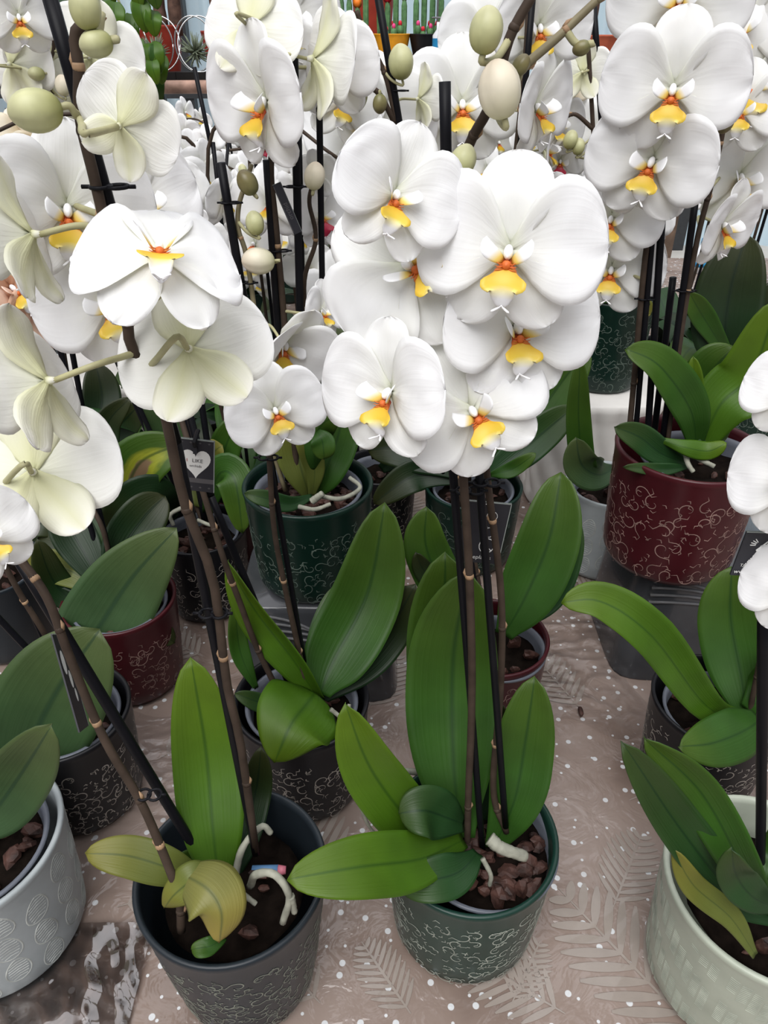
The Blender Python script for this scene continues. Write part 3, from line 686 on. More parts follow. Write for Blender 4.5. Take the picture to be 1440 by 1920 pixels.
pc = onz(170, 800, .1); fluted_riser(pc.x, pc.y + .10, .20, .17, 'white plaster plinth in the shade at the left behind the dark leaves')

orchid(dict(pot=P1, group=G1, label='large white orchid at the front centre with a dense cluster of yellow lipped blooms', off=(.012, -.004), chips=60,
 leaves=[
  ([(870, 1545, .02), (850, 1400, .06), (835, 1200, .10), (835, 1035, .115)], 150, 'mid', dict(fold=.3)),
  ([(865, 1570, 0), (850, 1420, .035), (850, 1230, .075), (880, 1070, .085)], 172, 'mid', dict(fold=.35)),
  ([(925, 1590, 0), (965, 1500, .01), (985, 1390, .03), (1003, 1268, .05)], 112, 'mid', dict(fold=.3)),
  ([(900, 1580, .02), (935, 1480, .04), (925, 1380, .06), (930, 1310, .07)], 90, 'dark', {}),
  ([(850, 1580, 0), (790, 1560, -.01), (700, 1450, -.01), (648, 1318, .0)], 112, 'bright', dict(fold=.35, twist=(20, -15))),
  ([(868, 1545, 0), (830, 1530, -.01), (795, 1520, -.02), (748, 1525, -.02)], 95, 'deep', dict(fold=.3)),
  ([(868, 1575, -.005), (790, 1610, -.04), (680, 1625, -.070), (538, 1650, -.085)], 118, 'bright', dict(fold=.15, twist=(-5, 10))),
  ([(895, 1600, -.02), (860, 1635, -.04), (810, 1650, -.05), (745, 1660, -.05)], 82, 'deep', dict(fold=.2)),
 ],
 spikes=[dict(p=[(876, 1600), (878, 1500), (885, 1300), (880, 1080), (868, 880), (858, 700), (855, 500, .01), (858, 340, .015), (885, 260, .01), (915, 205, .0), (938, 130, 0), (960, 60, 0), (1005, -20, 0)], r=.0028, n=7),
         dict(p=[(950, 1560, 0), (925, 1480, .01), (938, 1300, .02), (940, 1120, .02), (912, 880, .02), (905, 700, .02), (930, 560, .025)], r=.0028, n=6),
         dict(p=[(930, 175, .01), (985, 122, .012), (1040, 75, .012), (1090, 28, .012), (1135, -15, .012)], r=.0022, n=3, g=1)],
 sticks=[(905, 1600, 845, 830, 0, .012, .0026), (948, 1550, 895, 840, 0, .012, .0026), (845, 840, 834, 153, .012, .012, .0027)],
 clips=[(880, 920, .005), (912, 905, .008), (850, 340, .01)],
 flowers=[(955, 470, -.035, 345, -4, -4, -2, 'w0'), (738, 365, -.03, 262, 22, 2, -22, 'w1'), (765, 500, -.012, 330, -8, 8, 62, 'w0'), (735, 735, -.035, 278, -36, -6, -6, 'w1'),
          (965, 612, -.015, 300, 22, -4, 4, 'w1'), (885, 768, -.03, 285, 6, -8, 36, 'w0'), (1020, 575, .0, 190, 72, -25, -20, 'w1')],
 buds=[(937, 168, -.022, 102, 105, 'c'), (912, 57, -.018, 80, 85, 'g'), (868, 302, -.004, 62, 70, 'g'), (977, 122, .008, 40, 60, 'd'), (1090, 90, .01, 34, 200, 'd')],
 roots=[([(800, 1450, .05), (760, 1446, .045), (735, 1452, .03)], .003), ([(672, 1505, -.005), (700, 1560, -.01), (745, 1580, -.0)], .0016), ([(918, 1572, -.035), (940, 1590, -.04), (985, 1606, -.04)], .0052), ([(905, 1610, -.04), (920, 1640, -.045), (918, 1660, -.045)], .002)]))

orchid(dict(pot=P2, group=G1, label='white orchid in the charcoal pot whose two long spikes lean to the left edge', chips=8, liner=False,
 leaves=[
  ([(412, 1665, -.01), (400, 1560, .01), (385, 1400, .045), (358, 1232, .07)], 125, 'bright', dict(fold=.22, twist=(0, -8))),
  ([(430, 1660, .01), (455, 1580, .03), (480, 1480, .06), (490, 1400, .07)], 62, 'dark', {}),
  ([(385, 1650, -.01), (320, 1628, -.02), (240, 1605, -.02), (160, 1600, -.02)], 76, 'olive', dict(fold=.15)),
  ([(400, 1645, 0), (365, 1620, 0), (330, 1610, 0)], 45, 'mid', {}),
  ([(345, 1640, -.035), (390, 1668, -.05), (415, 1710, -.06), (412, 1765, -.065)], 118, 'yellow', dict(fold=-.35, prof='b')),
  ([(400, 1655, -.03), (365, 1650, -.04), (330, 1675, -.045), (310, 1700, -.045)], 70, 'olive', dict(fold=-.2, prof='b')),
  ([(420, 1760, -.05), (390, 1775, -.06), (360, 1780, -.06)], 34, 'mid', {}),
 ],
 spikes=[dict(p=[(340, 1745, -.045), (335, 1680, -.04), (300, 1585, -.03), (262, 1500, -.02), (195, 1385, -.01), (130, 1230, 0), (88, 1120, .01), (30, 1040, .02), (-40, 960, .02)], r=.0031, n=7),
         dict(p=[(480, 1600, 0), (452, 1400, 0), (425, 1280, 0), (400, 1090, 0), (345, 940, .0), (300, 740, .0), (246, 650, .0), (236, 560, .0), (200, 430, .01), (176, 330, .01), (150, 220, .01), (148, 130, .01), (142, 60, .01), (190, 25, .01)], r=.0028, n=9)],
 sticks=[(395, 1640, 30, 1040, 0, .03, .0036), (480, 1600, 330, 830, 0, .01, .003), (330, 830, 92, -10, .01, .02, .0030)],
 clips=[(280, 1490, -.018), (400, 1150, .0), (205, 350, .012)],
 flowers=[(298, 478, -.03, 335, 10, 42, -12, 'w3'), (225, 235, -.02, 215, 148, 5, 40, 'w1'), (355, 655, -.01, 300, 165, -20, -12, 'w1'), (205, 560, .05, 285, -8, -12, 12, 'w0'), (125, 390, .045, 310, 4, -10, -10, 'w1'),
          (60, 440, -.0, 300, -112, -8, 8, 'w1'), (262, 385, .10, 250, 20, 0, 10, 'w0'), (88, 715, -.02, 310, -122, -10, 4, 'w1', 1), (62, 885, -.01, 310, 172, -12, 8, 'w0', 0), (-30, 1010, -.05, 200, 10, -10, 20, 'w0', 0)],
 buds=[(180, 82, 0, 62, 190, 'g'), (160, 14, 0, 74, 90, 'g'), (66, 207, 0, 98, 185, 'g')],
 roots=[([(440, 1645, -.01), (455, 1590, 0), (490, 1550, .01), (508, 1562, .01)], .0028), ([(470, 1660, -.02), (480, 1640, -.03), (515, 1640, -.035), (542, 1680, -.04), (530, 1730, -.045)], .0030), ([(545, 1680, -.04), (552, 1710, -.04)], .0028), ([(440, 1665, -.03), (480, 1695, -.035)], .0022)]))

orchid(dict(pot=P3, group=G1, label='orchid in the black scroll pot with a broad drooping front leaf', chips=30,
 leaves=[
  ([(600, 1300, 0), (625, 1240, .02), (690, 1110, .06), (722, 942, .09)], 135, 'mid', dict(fold=.4)),
  ([(598, 1300, 0), (620, 1230, .03), (650, 1150, .06), (675, 1090, .09)], 110, 'blue', dict(fold=.2)),
  ([(600, 1310, 0), (560, 1250, 0), (490, 1160, .01), (428, 1050, .02)], 78, 'bright', dict(fold=.5, twist=(-35, -50))),
  ([(600, 1310, .01), (670, 1250, .03), (730, 1180, .05), (780, 1095, .06)], 88, 'dark', {}),
  ([(590, 1300, -.01), (575, 1320, -.03), (545, 1360, -.06), (515, 1430, -.08)], 168, 'bright', dict(fold=-.15, prof='b')),
  ([(540, 1310, 0), (500, 1320, 0), (440, 1300, 0)], 36, 'deep', {}),
  ([(480, 1290, .02), (450, 1220, .03), (440, 1130, .04)], 36, 'mid', {}),
 ],
 spikes=[dict(p=[(518, 1290, 0), (480, 1210, 0), (450, 1130, 0), (420, 1050, .0), (392, 960, .01), (350, 820, .03), (310, 690, .06), (290, 600, .08)], r=.003, n=5),
         dict(p=[(575, 1290, 0), (556, 1200, 0), (532, 1090, 0), (514, 990, 0), (505, 860, 0), (500, 730, .02)], r=.0028, n=4)],
 sticks=[(545, 1290, 395, 930, .01, .02, .0034), (570, 1240, 505, 860, 0.01, .005, .0026), (395, 930, 335, 700, .02, .06, .0034)],
 clips=[(503, 858, 0)],
 flowers=[(515, 768, -.01, 190, 8, -10, 14, 'w1')],
 roots=[([(620, 1330, -.03), (650, 1350, -.03), (655, 1320, -.02)], .0022), ([(640, 1400, -.06), (665, 1370, -.05)], .0022)]))

orchid(dict(pot=P4, group=G1, label='orchid in the raised dark green pot with short folded leaves and bark chips', chips=60,
 leaves=[
  ([(580, 930, 0), (565, 880, 0), (552, 820, .01), (555, 770, .02)], 80, 'olive', dict(fold=.3)),
  ([(590, 930, 0), (612, 880, 0), (640, 790, .02), (640, 690, .04)], 82, 'mid', dict(fold=.3)),
  ([(605, 900, 0), (640, 800, .06), (640, 700, .09), (615, 610, .12)], 100, 'blue', {}),
  ([(585, 930, -.01), (590, 880, -.01), (575, 830, -.01), (560, 800, 0)], 44, 'olive', {}),
  ([(590, 880, -.01), (590, 840, -.015), (600, 800, -.015), (635, 775, -.02)], 60, 'mid', dict(fold=-.3)),
  ([(595, 810, -.02), (605, 830, -.03), (608, 860, -.03)], 46, 'mid', {}),
  ([(585, 930, -.03), (545, 945, -.05), (500, 935, -.06), (458, 925, -.06)], 34, 'deep', {}),
 ],
 spikes=[dict(p=[(535, 920, 0), (505, 820, 0), (488, 700, 0), (478, 590, 0), (462, 480, 0), (447, 430, 0), (448, 385, 0), (462, 340, 0), (472, 308, 0)], r=.0026, n=3, g=1),
         dict(p=[(560, 910, 0), (545, 760, .01), (533, 600, .01), (518, 430, .01), (508, 310, .01), (525, 170, .01), (520, 60, .01), (500, -20, .01)], r=.0034, n=4),
         dict(p=[(600, 890, .03), (590, 700, .03), (570, 540, .03), (592, 450, .03), (580, 380, .03), (588, 340, .03)], r=.0026, n=3)],
 sticks=[(515, 910, 414, 305, 0, -.005, .0040), (540, 900, 500, 300, .01, .01, .0036), (570, 900, 548, -20, .015, .015, .0038), (610, 890, 598, 160, .04, .03, .003), (575, 880, 560, 250, .05, .05, .003)],
 clips=[(432, 380, -.005), (462, 530, -.004), (525, 470, .01), (553, 350, .012)],
 flowers=[(530, 640, -.05, 205, 30, -38, -12, 'w2'), (600, 585, -.01, 120, 50, 0, 0, 'w1'), (502, 190, -.035, 265, -50, -6, -2, 'w1'), (466, 48, -.03, 195, 160, -20, 6, 'w1'), (588, 110, -.02, 230, 112, -10, 8, 'w1'), (628, 125, .03, 190, -20, 0, 0, 'w1'),
          (590, 330, .05, 92, 150, 10, 0, 'r1'), (600, 405, .06, 130, 30, 0, 0, 'r1'), (540, 40, .04, 220, 20, 0, 0, 'w0')],
 buds=[(464, 342, -.012, 48, 120, 'd'), (478, 418, -.012, 44, 100, 'g'), (484, 489, -.012, 62, 178, 'c'), (590, 330, -.01, 50, 80, 'c')],
 roots=[([(600, 930, -.04), (640, 935, -.05), (675, 915, -.04), (655, 895, -.03)], .0026), ([(585, 940, -.05), (605, 925, -.05)], .004), ([(560, 950, -.055), (590, 955, -.06), (620, 945, -.055)], .0026)]))

orchid(dict(pot=P5, group=G1, label='orchid in the pale grey pot at the lower left edge, its leaf reaching into view', chips=20,
 leaves=[([(-60, 1560, 0), (-10, 1520, 0), (40, 1450, .0), (98, 1358, .0)], 130, 'blue', dict(fold=.2)), ([(-70, 1560, 0), (-120, 1450, .02), (-140, 1350, .03)], 120, 'mid', {})]))
orchid(dict(pot=P6, group=G1, label='orchid with the widest dusty green leaf spreading over the left edge, in a black pot', chips=10,
 leaves=[([(60, 1500, -.05), (60, 1400, -.04), (110, 1290, -.02), (188, 1180, .0)], 205, 'blue', dict(fold=.12)), ([(130, 1330, 0), (40, 1370, -.02), (-30, 1330, -.03), (-60, 1250, -.03)], 170, 'blue', {}),
         ([(70, 1490, -.03), (70, 1430, -.03), (110, 1380, -.02), (150, 1290, -.01)], 70, 'dark', {})],
 spikes=[dict(p=[(150, 1320, 0), (90, 1200, 0), (30, 1100, .0), (-40, 960, 0)], r=.003, n=3)], sticks=[(150, 1320, -40, 1120, 0, 0, .003), (140, 1330, 50, 1130, 0, 0, .002)]))
orchid(dict(pot=P7, group=G1, label='orchid in the left burgundy pot with one large smooth grey green leaf', chips=10,
 leaves=[([(150, 1240, -.04), (190, 1170, -.03), (250, 1080, -.01), (332, 990, .01)], 160, 'blue', dict(fold=.12, prof='b')), ([(200, 1200, -.02), (250, 1170, -.02), (290, 1180, -.02), (328, 1205, -.02)], 52, 'dark', {}),
         ([(210, 1100, 0), (230, 1030, .02), (270, 970, .04), (310, 930, .06)], 90, 'dark', {}), ([(200, 1110, 0), (160, 1040, .02), (130, 980, .04), (140, 920, .06)], 80, 'dark', {}), ([(180, 1120, 0), (130, 1060, .03), (70, 1010, .06)], 90, 'dark', {}),
         ([(200, 1130, 0), (150, 1080, .01), (90, 1060, .02), (40, 1070, .02)], 64, 'olive', {}), ([(190, 1140, 0), (130, 1120, 0), (95, 1080, 0), (70, 1010, 0)], 60, 'dark', {})],
 spikes=[dict(p=[(215, 1120, 0), (195, 1000, 0), (150, 900, .02), (110, 700, .05), (60, 520, .05)], r=.0028, n=4)], sticks=[(225, 1120, 90, 560, 0, .05, .003), (210, 1120, 20, 500, .02, .08, .003)],
 flowers=[(5, 640, .0, 210, 30, -10, 10, 'p0'), (20, 540, .03, 180, 20, 0, 20, 'p1')]))
orchid(dict(pot=P8, group=G1, label='orchid in the left black pot, one leaf marked with a yellow ringed brown scar', chips=20,
 leaves=[([(300, 960, 0), (240, 950, -.02), (260, 870, -.02), (345, 830, -.01)], 110, 'scar', dict(fold=.2, label='leaf with a brown scar ringed in yellow')), ([(330, 960, -.0), (290, 930, -.04), (240, 960, -.05), (205, 1010, -.05)], 92, 'dark', {}), ([(390, 960, 0), (410, 890, -.02), (440, 900, -.04), (455, 1000, -.06)], 70, 'mid', dict(fold=.3)),
         ([(390, 950, 0), (410, 880, .03), (430, 820, .04), (462, 780, .05)], 60, 'mid', {}), ([(370, 950, 0), (380, 900, .02), (400, 850, .02), (418, 835, .02)], 56, 'olive', {}), ([(360, 950, .02), (320, 850, .05), (300, 770, .06), (275, 700, .08)], 70, 'blue', {}),
         ([(330, 970, 0), (215, 880, .03), (200, 800, .05), (245, 745, .06)], 52, 'dark', {})],
 spikes=[dict(p=[(380, 980, 0), (330, 850, .02), (280, 700, .05), (250, 560, .08)], r=.0028, n=3)],
 sticks=[(385, 980, 320, 620, .0, .03, .0045), (350, 960, 205, 640, .02, .06, .003), (340, 960, 160, 540, .03, .08, .003), (410, 980, 370, 700, .0, .03, .004)],
 roots=[([(345, 950, -.03), (320, 965, -.04), (325, 985, -.04)], .003), ([(370, 975, -.04), (400, 985, -.045), (392, 960, -.04)], .0025)]))
# brown scar of the marked leaf
orchid(dict(pot=P9, group=G1, label='orchid in the small burgundy pot with a tall upright leaf behind the front cluster', chips=12, off=(.006, -.01),
 leaves=[([(945, 1190, -.02), (985, 1120, -.01), (1030, 1010, .01), (1052, 885, .04)], 118, 'mid', dict(fold=.4)), ([(950, 1180, 0), (1020, 1120, .02), (1055, 1030, .04), (1062, 945, .06)], 80, 'deep', {}), ([(900, 1180, 0), (850, 1130, 0), (800, 1030, .01), (800, 950, .02)], 88, 'mid', dict(fold=.3)), ([(900, 1180, 0), (840, 1120, 0), (795, 1070, 0), (780, 1035, 0)], 40, 'dark', {})],
 spikes=[dict(p=[(915, 1190, 0), (880, 1000, .0), (850, 850, .0), (835, 640, .02)], r=.0028, n=3)], sticks=[(905, 1190, 862, 860, 0, 0, .0028)]))
orchid(dict(pot=P10, group=G1, label='orchid in the dark green centre pot, its spikes rising behind the front cluster', chips=16,
 leaves=[([(900, 900, 0), (960, 860, .01), (1020, 810, .02), (1078, 762, .03)], 70, 'deep', {}), ([(910, 890, .02), (980, 820, .04), (1050, 720, .06), (1104, 655, .07)], 82, 'mid', dict(fold=.3)), ([(920, 890, -.01), (960, 880, -.02), (1005, 850, -.02)], 30, 'mid', {}),
         ([(860, 890, 0), (800, 860, .01), (740, 840, .02), (690, 845, .03)], 72, 'dark', {}), ([(860, 900, 0), (800, 890, 0), (760, 900, -.01), (700, 945, -.02)], 62, 'dark', {})],
 spikes=[dict(p=[(880, 900, 0), (850, 600, 0), (790, 360, .0), (745, 230, 0), (722, 140, 0), (690, 75, 0), (668, 20, 0)], r=.0034, n=4), dict(p=[(740, 230, 0), (710, 175, -.01), (680, 160, -.01), (640, 145, -.01)], r=.0032, n=1), dict(p=[(910, 900, .02), (930, 600, .02), (965, 300, .02), (985, 100, .02), (990, -20, .02)], r=.003, n=3)],
 sticks=[(860, 900, 705, -30, 0, .0, .0042), (920, 900, 1000, -30, .02, .02, .004), (830, 890, 822, 600, 0, 0, .004)],
 clips=[(748, 170, 0)],
 flowers=[(690, 235, .05, 250, -10, 0, 0, 'w0'), (865, 195, .06, 230, 10, 0, 0, 'w0'), (785, 185, .03, 120, 120, 0, 10, 'w1'), (915, 70, .08, 180, 10, 0, 10, 'w0'), (1010, 50, .05, 190, 20, -10, 0, 'w1'), (1000, 200, .04, 200, 62, -5, 5, 'w1'), (640, 190, .03, 160, 20, 0, -20, 'w1')],
 buds=[(752, 116, -.01, 60, 95, 'g'), (655, 52, -.01, 42, 200, 'd'), (678, 156, -.02, 36, 180, 'd'), (640, 150, -.02, 26, 180, 'd'), (712, 195, -.02, 34, 270, 'd'), (665, 185, 0, 56, 240, 'g')]))
orchid(dict(pot=P11, group=G1, label='orchid in the pale grey pot with one blade leaf standing straight up', chips=10,
 leaves=[([(1150, 890, -.02), (1100, 880, -.05), (1085, 790, -.05), (1088, 668, -.04)], 48, 'mid', dict(fold=.35)), ([(1150, 880, -.02), (1120, 890, -.05), (1090, 870, -.06), (1080, 820, -.06)], 70, 'blue', {})]))
orchid(dict(pot=P12, group=G1, label='tall white orchid in the raised burgundy pot at the right, arching bright leaf', chips=24, off=(.012, -.010),
 leaves=[([(1305, 850, 0), (1295, 770, -.01), (1240, 690, -.02), (1172, 655, -.02)], 80, 'mid', dict(fold=.3, twist=(10, 30))), ([(1310, 850, 0), (1350, 760, 0), (1410, 700, 0), (1460, 560, .0)], 118, 'bright', dict(fold=.3)), ([(1310, 830, .01), (1315, 740, .03), (1340, 690, .03), (1378, 650, .03)], 96, 'mid', {}),
         ([(1305, 800, -.005), (1303, 740, -.005), (1300, 668, -.0)], 34, 'bright', {}), ([(1290, 870, -.02), (1240, 850, -.03), (1200, 820, -.03), (1152, 800, -.03)], 54, 'deep', {}), ([(1290, 875, -.03), (1240, 880, -.04), (1168, 875, -.045)], 24, 'deep', {}),
         ([(1240, 825, -.03), (1290, 840, -.04), (1330, 845, -.04), (1362, 830, -.04)], 36, 'bright', dict(fold=-.3)), ([(1300, 835, -.01), (1335, 825, 0), (1370, 790, 0)], 34, 'blue', {})],
 spikes=[dict(p=[(1178, 830, 0), (1190, 700, 0), (1208, 500, 0), (1225, 385, 0), (1240, 300, 0), (1230, 150, 0), (1260, 40, 0), (1300, -30, 0)], r=.0030, n=5), dict(p=[(1250, 840, .0), (1275, 640, 0), (1305, 460, 0), (1335, 340, 0), (1360, 220, 0), (1380, 90, 0), (1400, -20, 0)], r=.0028, n=6)],
 sticks=[(1190, 830, 1228, 385, 0, 0, .0028), (1212, 850, 1243, 385, 0, 0, .0034), (1240, 840, 1306, 360, 0, 0, .0032), (1222, 850, 1262, 520, .02, .02, .0034)],
 clips=[(1236, 400, 0), (1285, 545, 0), (1212, 560, 0)],
 flowers=[(1262, 165, -.05, 262, 0, -6, 0, 'w0'), (1225, 300, -.035, 240, -12, -12, -8, 'w1'), (1192, 335, -.02, 150, -8, -12, 10, 'w0'), (1146, 410, .0, 185, -6, -6, 0, 'w0'), (1146, 505, .02, 190, 0, -8, 0, 'w0'), (1352, 420, .03, 170, 62, -14, 8, 'w1'), (1405, 150, .03, 240, 20, -6, 0, 'w0'), (1395, 45, .04, 240, -6, 0, 0, 'w0'),
          (1278, -8, -.02, 260, -6, -8, 0, 'w1'), (1390, 205, .02, 170, 0, 0, 0, 'w0'), (1385, 330, .06, 190, 30, -10, 0, 'w1')],
 buds=[(1360, 232, -.04, 36, 250, 'd')],
 roots=[([(1285, 850, -.03), (1290, 870, -.04), (1300, 885, -.045)], .003), ([(1300, 855, -.03), (1340, 875, -.045)], .003)]))
orchid(dict(pot=P13, group=G1, label='orchid in the right black pot whose long pale leaf arches to the left', chips=16, off=(.0, -.006),
 leaves=[([(1410, 1345, -.0), (1330, 1330, -.03), (1225, 1195, -.04), (1130, 1130, -.03), (1052, 1130, -.03)], 84, 'bright', dict(fold=.35, twist=(15, 10))), ([(1400, 1345, .0), (1390, 1270, .02), (1370, 1160, .05), (1372, 1062, .07)], 120, 'mid', dict(fold=.2)), ([(1425, 1350, -.025), (1385, 1375, -.055), (1330, 1395, -.075), (1272, 1400, -.085)], 100, 'mid', dict(fold=-.1, prof='b', nrm=Vector((0, -.7, 1)))), ([(1400, 1330, 0), (1450, 1290, 0), (1500, 1200, 0)], 90, 'mid', {})],
 spikes=[dict(p=[(1405, 1340, 0), (1440, 1150, 0), (1470, 900, 0)], r=.0028, n=3)]))
orchid(dict(pot=P14, group=G1, label='orchid in the cream pot, white petals and black stick at the right edge', chips=14, liner=False,
 leaves=[([(1450, 1725, -.03), (1370, 1670, -.03), (1265, 1540, -.02), (1165, 1390, -.01)], 92, 'deep', dict(fold=.45, twist=(10, 10))), ([(1440, 1720, -.03), (1390, 1620, -.03), (1310, 1480, -.01), (1208, 1382, .0)], 88, 'mid', dict(fold=.35, twist=(-10, -25))), ([(1450, 1700, -.04), (1410, 1680, -.05), (1380, 1640, -.05), (1372, 1590, -.05)], 74, 'deep', {}), ([(1415, 1790, -.06), (1370, 1720, -.05), (1300, 1660, -.04), (1262, 1590, -.03)], 50, 'olive', {}), ([(1440, 1650, -.01), (1470, 1600, 0), (1520, 1500, 0)], 80, 'mid', {})],
 spikes=[dict(p=[(1470, 1650, 0), (1475, 1300, 0), (1485, 900, 0), (1490, 700, 0)], r=.0028, n=4)],
 sticks=[(1425, 1660, 1432, 1130, 0, 0, .0034)],
 flowers=[(1492, 905, -.04, 240, -10, -5, 16, 'w0'), (1492, 1108, -.05, 200, -10, -8, 10, 'w0'), (1490, 740, -.03, 190, -10, 0, 0, 'w0')]))
orchid(dict(pot=P15, group=G1, label='orchid in the dark green pot on the white plinth, small blooms high behind', chips=10,
 leaves=[([(1150, 560, 0), (1100, 560, -.02), (1070, 620, -.02), (1045, 660, -.02)], 44, 'mid', {}), ([(1150, 550, 0), (1190, 570, -.04), (1220, 590, -.05)], 46, 'olive', {}), ([(1140, 550, .02), (1080, 500, .04), (1040, 520, .05)], 70, 'dark', {})],
 spikes=[dict(p=[(1150, 550, 0), (1120, 420, 0), (1115, 300, 0), (1105, 120, 0), (1095, -20, 0)], r=.0036, n=4), dict(p=[(1110, 240, 0), (1080, 215, 0), (1060, 220, 0)], r=.003, n=1)],
 sticks=[(1150, 550, 1113, 10, .005, .005, .0042), (1180, 550, 1190, -20, .01, .01, .006)],
 roots=[([(1160, 555, -.06), (1110, 545, -.08), (1050, 575, -.10)], .0025)],
 flowers=[(1092, 135, .0, 105, 180, 0, 0, 'w0'), (1040, 235, .02, 120, 40, 0, 0, 'w1'), (1130, 250, .10, 150, 0, 0, 0, 'w0'), (1050, 300, .03, 100, 10, -20, 0, 'r0'), (1020, 280, .0, 130, 80, 0, 0, 'w1'), (1110, 330, .1, 140, 0, 0, 0, 'w1'), (1060, 160, .1, 100, 20, 0, 0, 'c0')],
 buds=[(1070, 262, .0, 34, 80, 'g'), (1085, 275, 0, 30, 90, 'g')]))
orchid(dict(pot=P17, group=G1, label='orchid at the right edge with a big rounded dark leaf and brown bud spray', chips=8,
 leaves=[([(1385, 720, 0), (1360, 640, .0), (1370, 540, .02), (1400, 438, .04)], 125, 'dark', dict(fold=.2)), ([(1390, 720, 0), (1400, 640, 0), (1430, 580, 0), (1490, 520, 0)], 70, 'dark', {}), ([(1385, 700, 0), (1335, 620, 0), (1310, 580, 0), (1292, 548, 0)], 44, 'mid', {})],
 spikes=[dict(p=[(1440, 720, 0), (1475, 560, -.1), (1480, 420, -.25), (1440, 355, -.32), (1395, 318, -.34), (1350, 302, -.34), (1318, 310, -.34)], r=.0032, n=4, g=1), dict(p=[(1470, 400, -.28), (1430, 372, -.33), (1395, 362, -.34), (1368, 368, -.34)], r=.0022, n=1, g=1)],
 buds=[(1415, 362, -.345, 46, 200, 'd'), (1362, 370, -.345, 26, 200, 'd'), (1318, 308, -.345, 30, 200, 'd'), (1365, 322, -.345, 30, 250, 'd')]))
orchid(dict(pot=P16, group=G1, label='leafy orchid at the far left edge in the grey pot', chips=6, leaves=[([(-10, 1060, 0), (30, 1000, 0), (70, 980, 0), (110, 1000, 0)], 60, 'dark', {})], sticks=[(0, 1060, -60, 700, 0, 0)]))
orchid(dict(pot=P18, group=G1, label='orchid with low dark leaves in the black pot behind the raised green pot', chips=6,
 leaves=[([(715, 880, 0), (760, 850, 0), (790, 850, 0)], 60, 'dark', {})], sticks=[(672, 880, 660, 600, .1, .1, .003)], spikes=[dict(p=[(700, 860, 0), (650, 600, .02), (620, 420, .03)], n=2)], flowers=[(655, 560, .05, 190, 0, 0, 20, 'w0')]))
orchid(dict(pot=P19, group=G1, label='orchid with dark leaves crowding the shaded gap at the left', chips=6,
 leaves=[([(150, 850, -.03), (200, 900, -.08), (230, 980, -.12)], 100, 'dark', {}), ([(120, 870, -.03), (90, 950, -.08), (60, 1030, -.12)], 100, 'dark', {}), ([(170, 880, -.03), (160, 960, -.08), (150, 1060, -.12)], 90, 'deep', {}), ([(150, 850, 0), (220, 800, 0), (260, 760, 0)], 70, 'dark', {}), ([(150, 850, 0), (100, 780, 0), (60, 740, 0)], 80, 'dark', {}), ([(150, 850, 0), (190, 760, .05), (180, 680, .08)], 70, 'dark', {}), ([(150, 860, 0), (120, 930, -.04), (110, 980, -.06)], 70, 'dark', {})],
 sticks=[(140, 850, 60, 500, 0, 0, .004), (170, 850, 110, 520, 0, 0, .004)], spikes=[dict(p=[(150, 850, 0), (110, 600, 0), (60, 350, .05), (40, 200, .1)], n=3)], flowers=[(50, 265, .02, 130, 20, 20, 0, 'c0'), (95, 275, .03, 130, -20, -20, 20, 'c1'), (75, 320, .05, 120, 10, 0, 0, 'c0')]))
orchid(dict(pot=P20, group=G1, label='orchid at the upper left edge with yellow hearted white blooms and thin sticks', chips=6,
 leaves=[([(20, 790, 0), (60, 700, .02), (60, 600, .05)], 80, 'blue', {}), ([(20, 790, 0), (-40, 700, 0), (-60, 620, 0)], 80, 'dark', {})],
 sticks=[(40, 790, 45, 130, 0, .0, .004), (60, 780, 85, -20, .05, .05, .004)], spikes=[dict(p=[(30, 790, 0), (80, 500, 0), (110, 250, 0), (90, 140, 0), (100, 80, 0), (60, 0, 0)], n=3)],
 flowers=[(35, 30, -.05, 150, 0, -10, 0, 'w0'), (20, 120, -.02, 170, 130, 0, 0, 'w1'), (80, 120, .0, 130, 170, 0, 30, 'w0'), (168, 105, .02, 190, 160, 0, 20, 'w1'), (165, 165, .05, 170, 180, 0, 0, 'w0')],
 buds=[(68, 138, -.03, 30, 180, 'g'), (118, 160, -.03, 36, 90, 'c')]))

# ------------------------------------------------------------------ hanging care tags
TAGB = plain('black_card', (.022, .022, .028), .45, .1); TAGW = plain('white_print', (.72, .72, .70), .5, .02); TAGE = plain('grey_card_edge', (.30, .33, .31), .5, .02); TAGR = plain('red_print', (.35, .03, .03), .5, .02); TAGG = plain('grey_print', (.09, .085, .09), .5, .02)
def text_mesh(s, size, M, mat, m, mi):
    cu = bpy.data.curves.new('t', 'FONT'); cu.body = s; cu.size = size; cu.align_x = 'CENTER'; cu.align_y = 'CENTER'; cu.resolution_u = 3
    o = bpy.data.objects.new('t', cu); COL.objects.link(o); bpy.context.view_layer.update()
    me = o.evaluated_get(bpy.context.evaluated_depsgraph_get()).to_mesh()
    vs = [M @ v.co for v in me.vertices]; fs = [tuple(p.vertices) for p in me.polygons]
    o.evaluated_get(bpy.context.evaluated_depsgraph_get()).to_mesh_clear(); m.add(vs, fs, mi); bpy.data.objects.remove(o); bpy.data.curves.remove(cu)
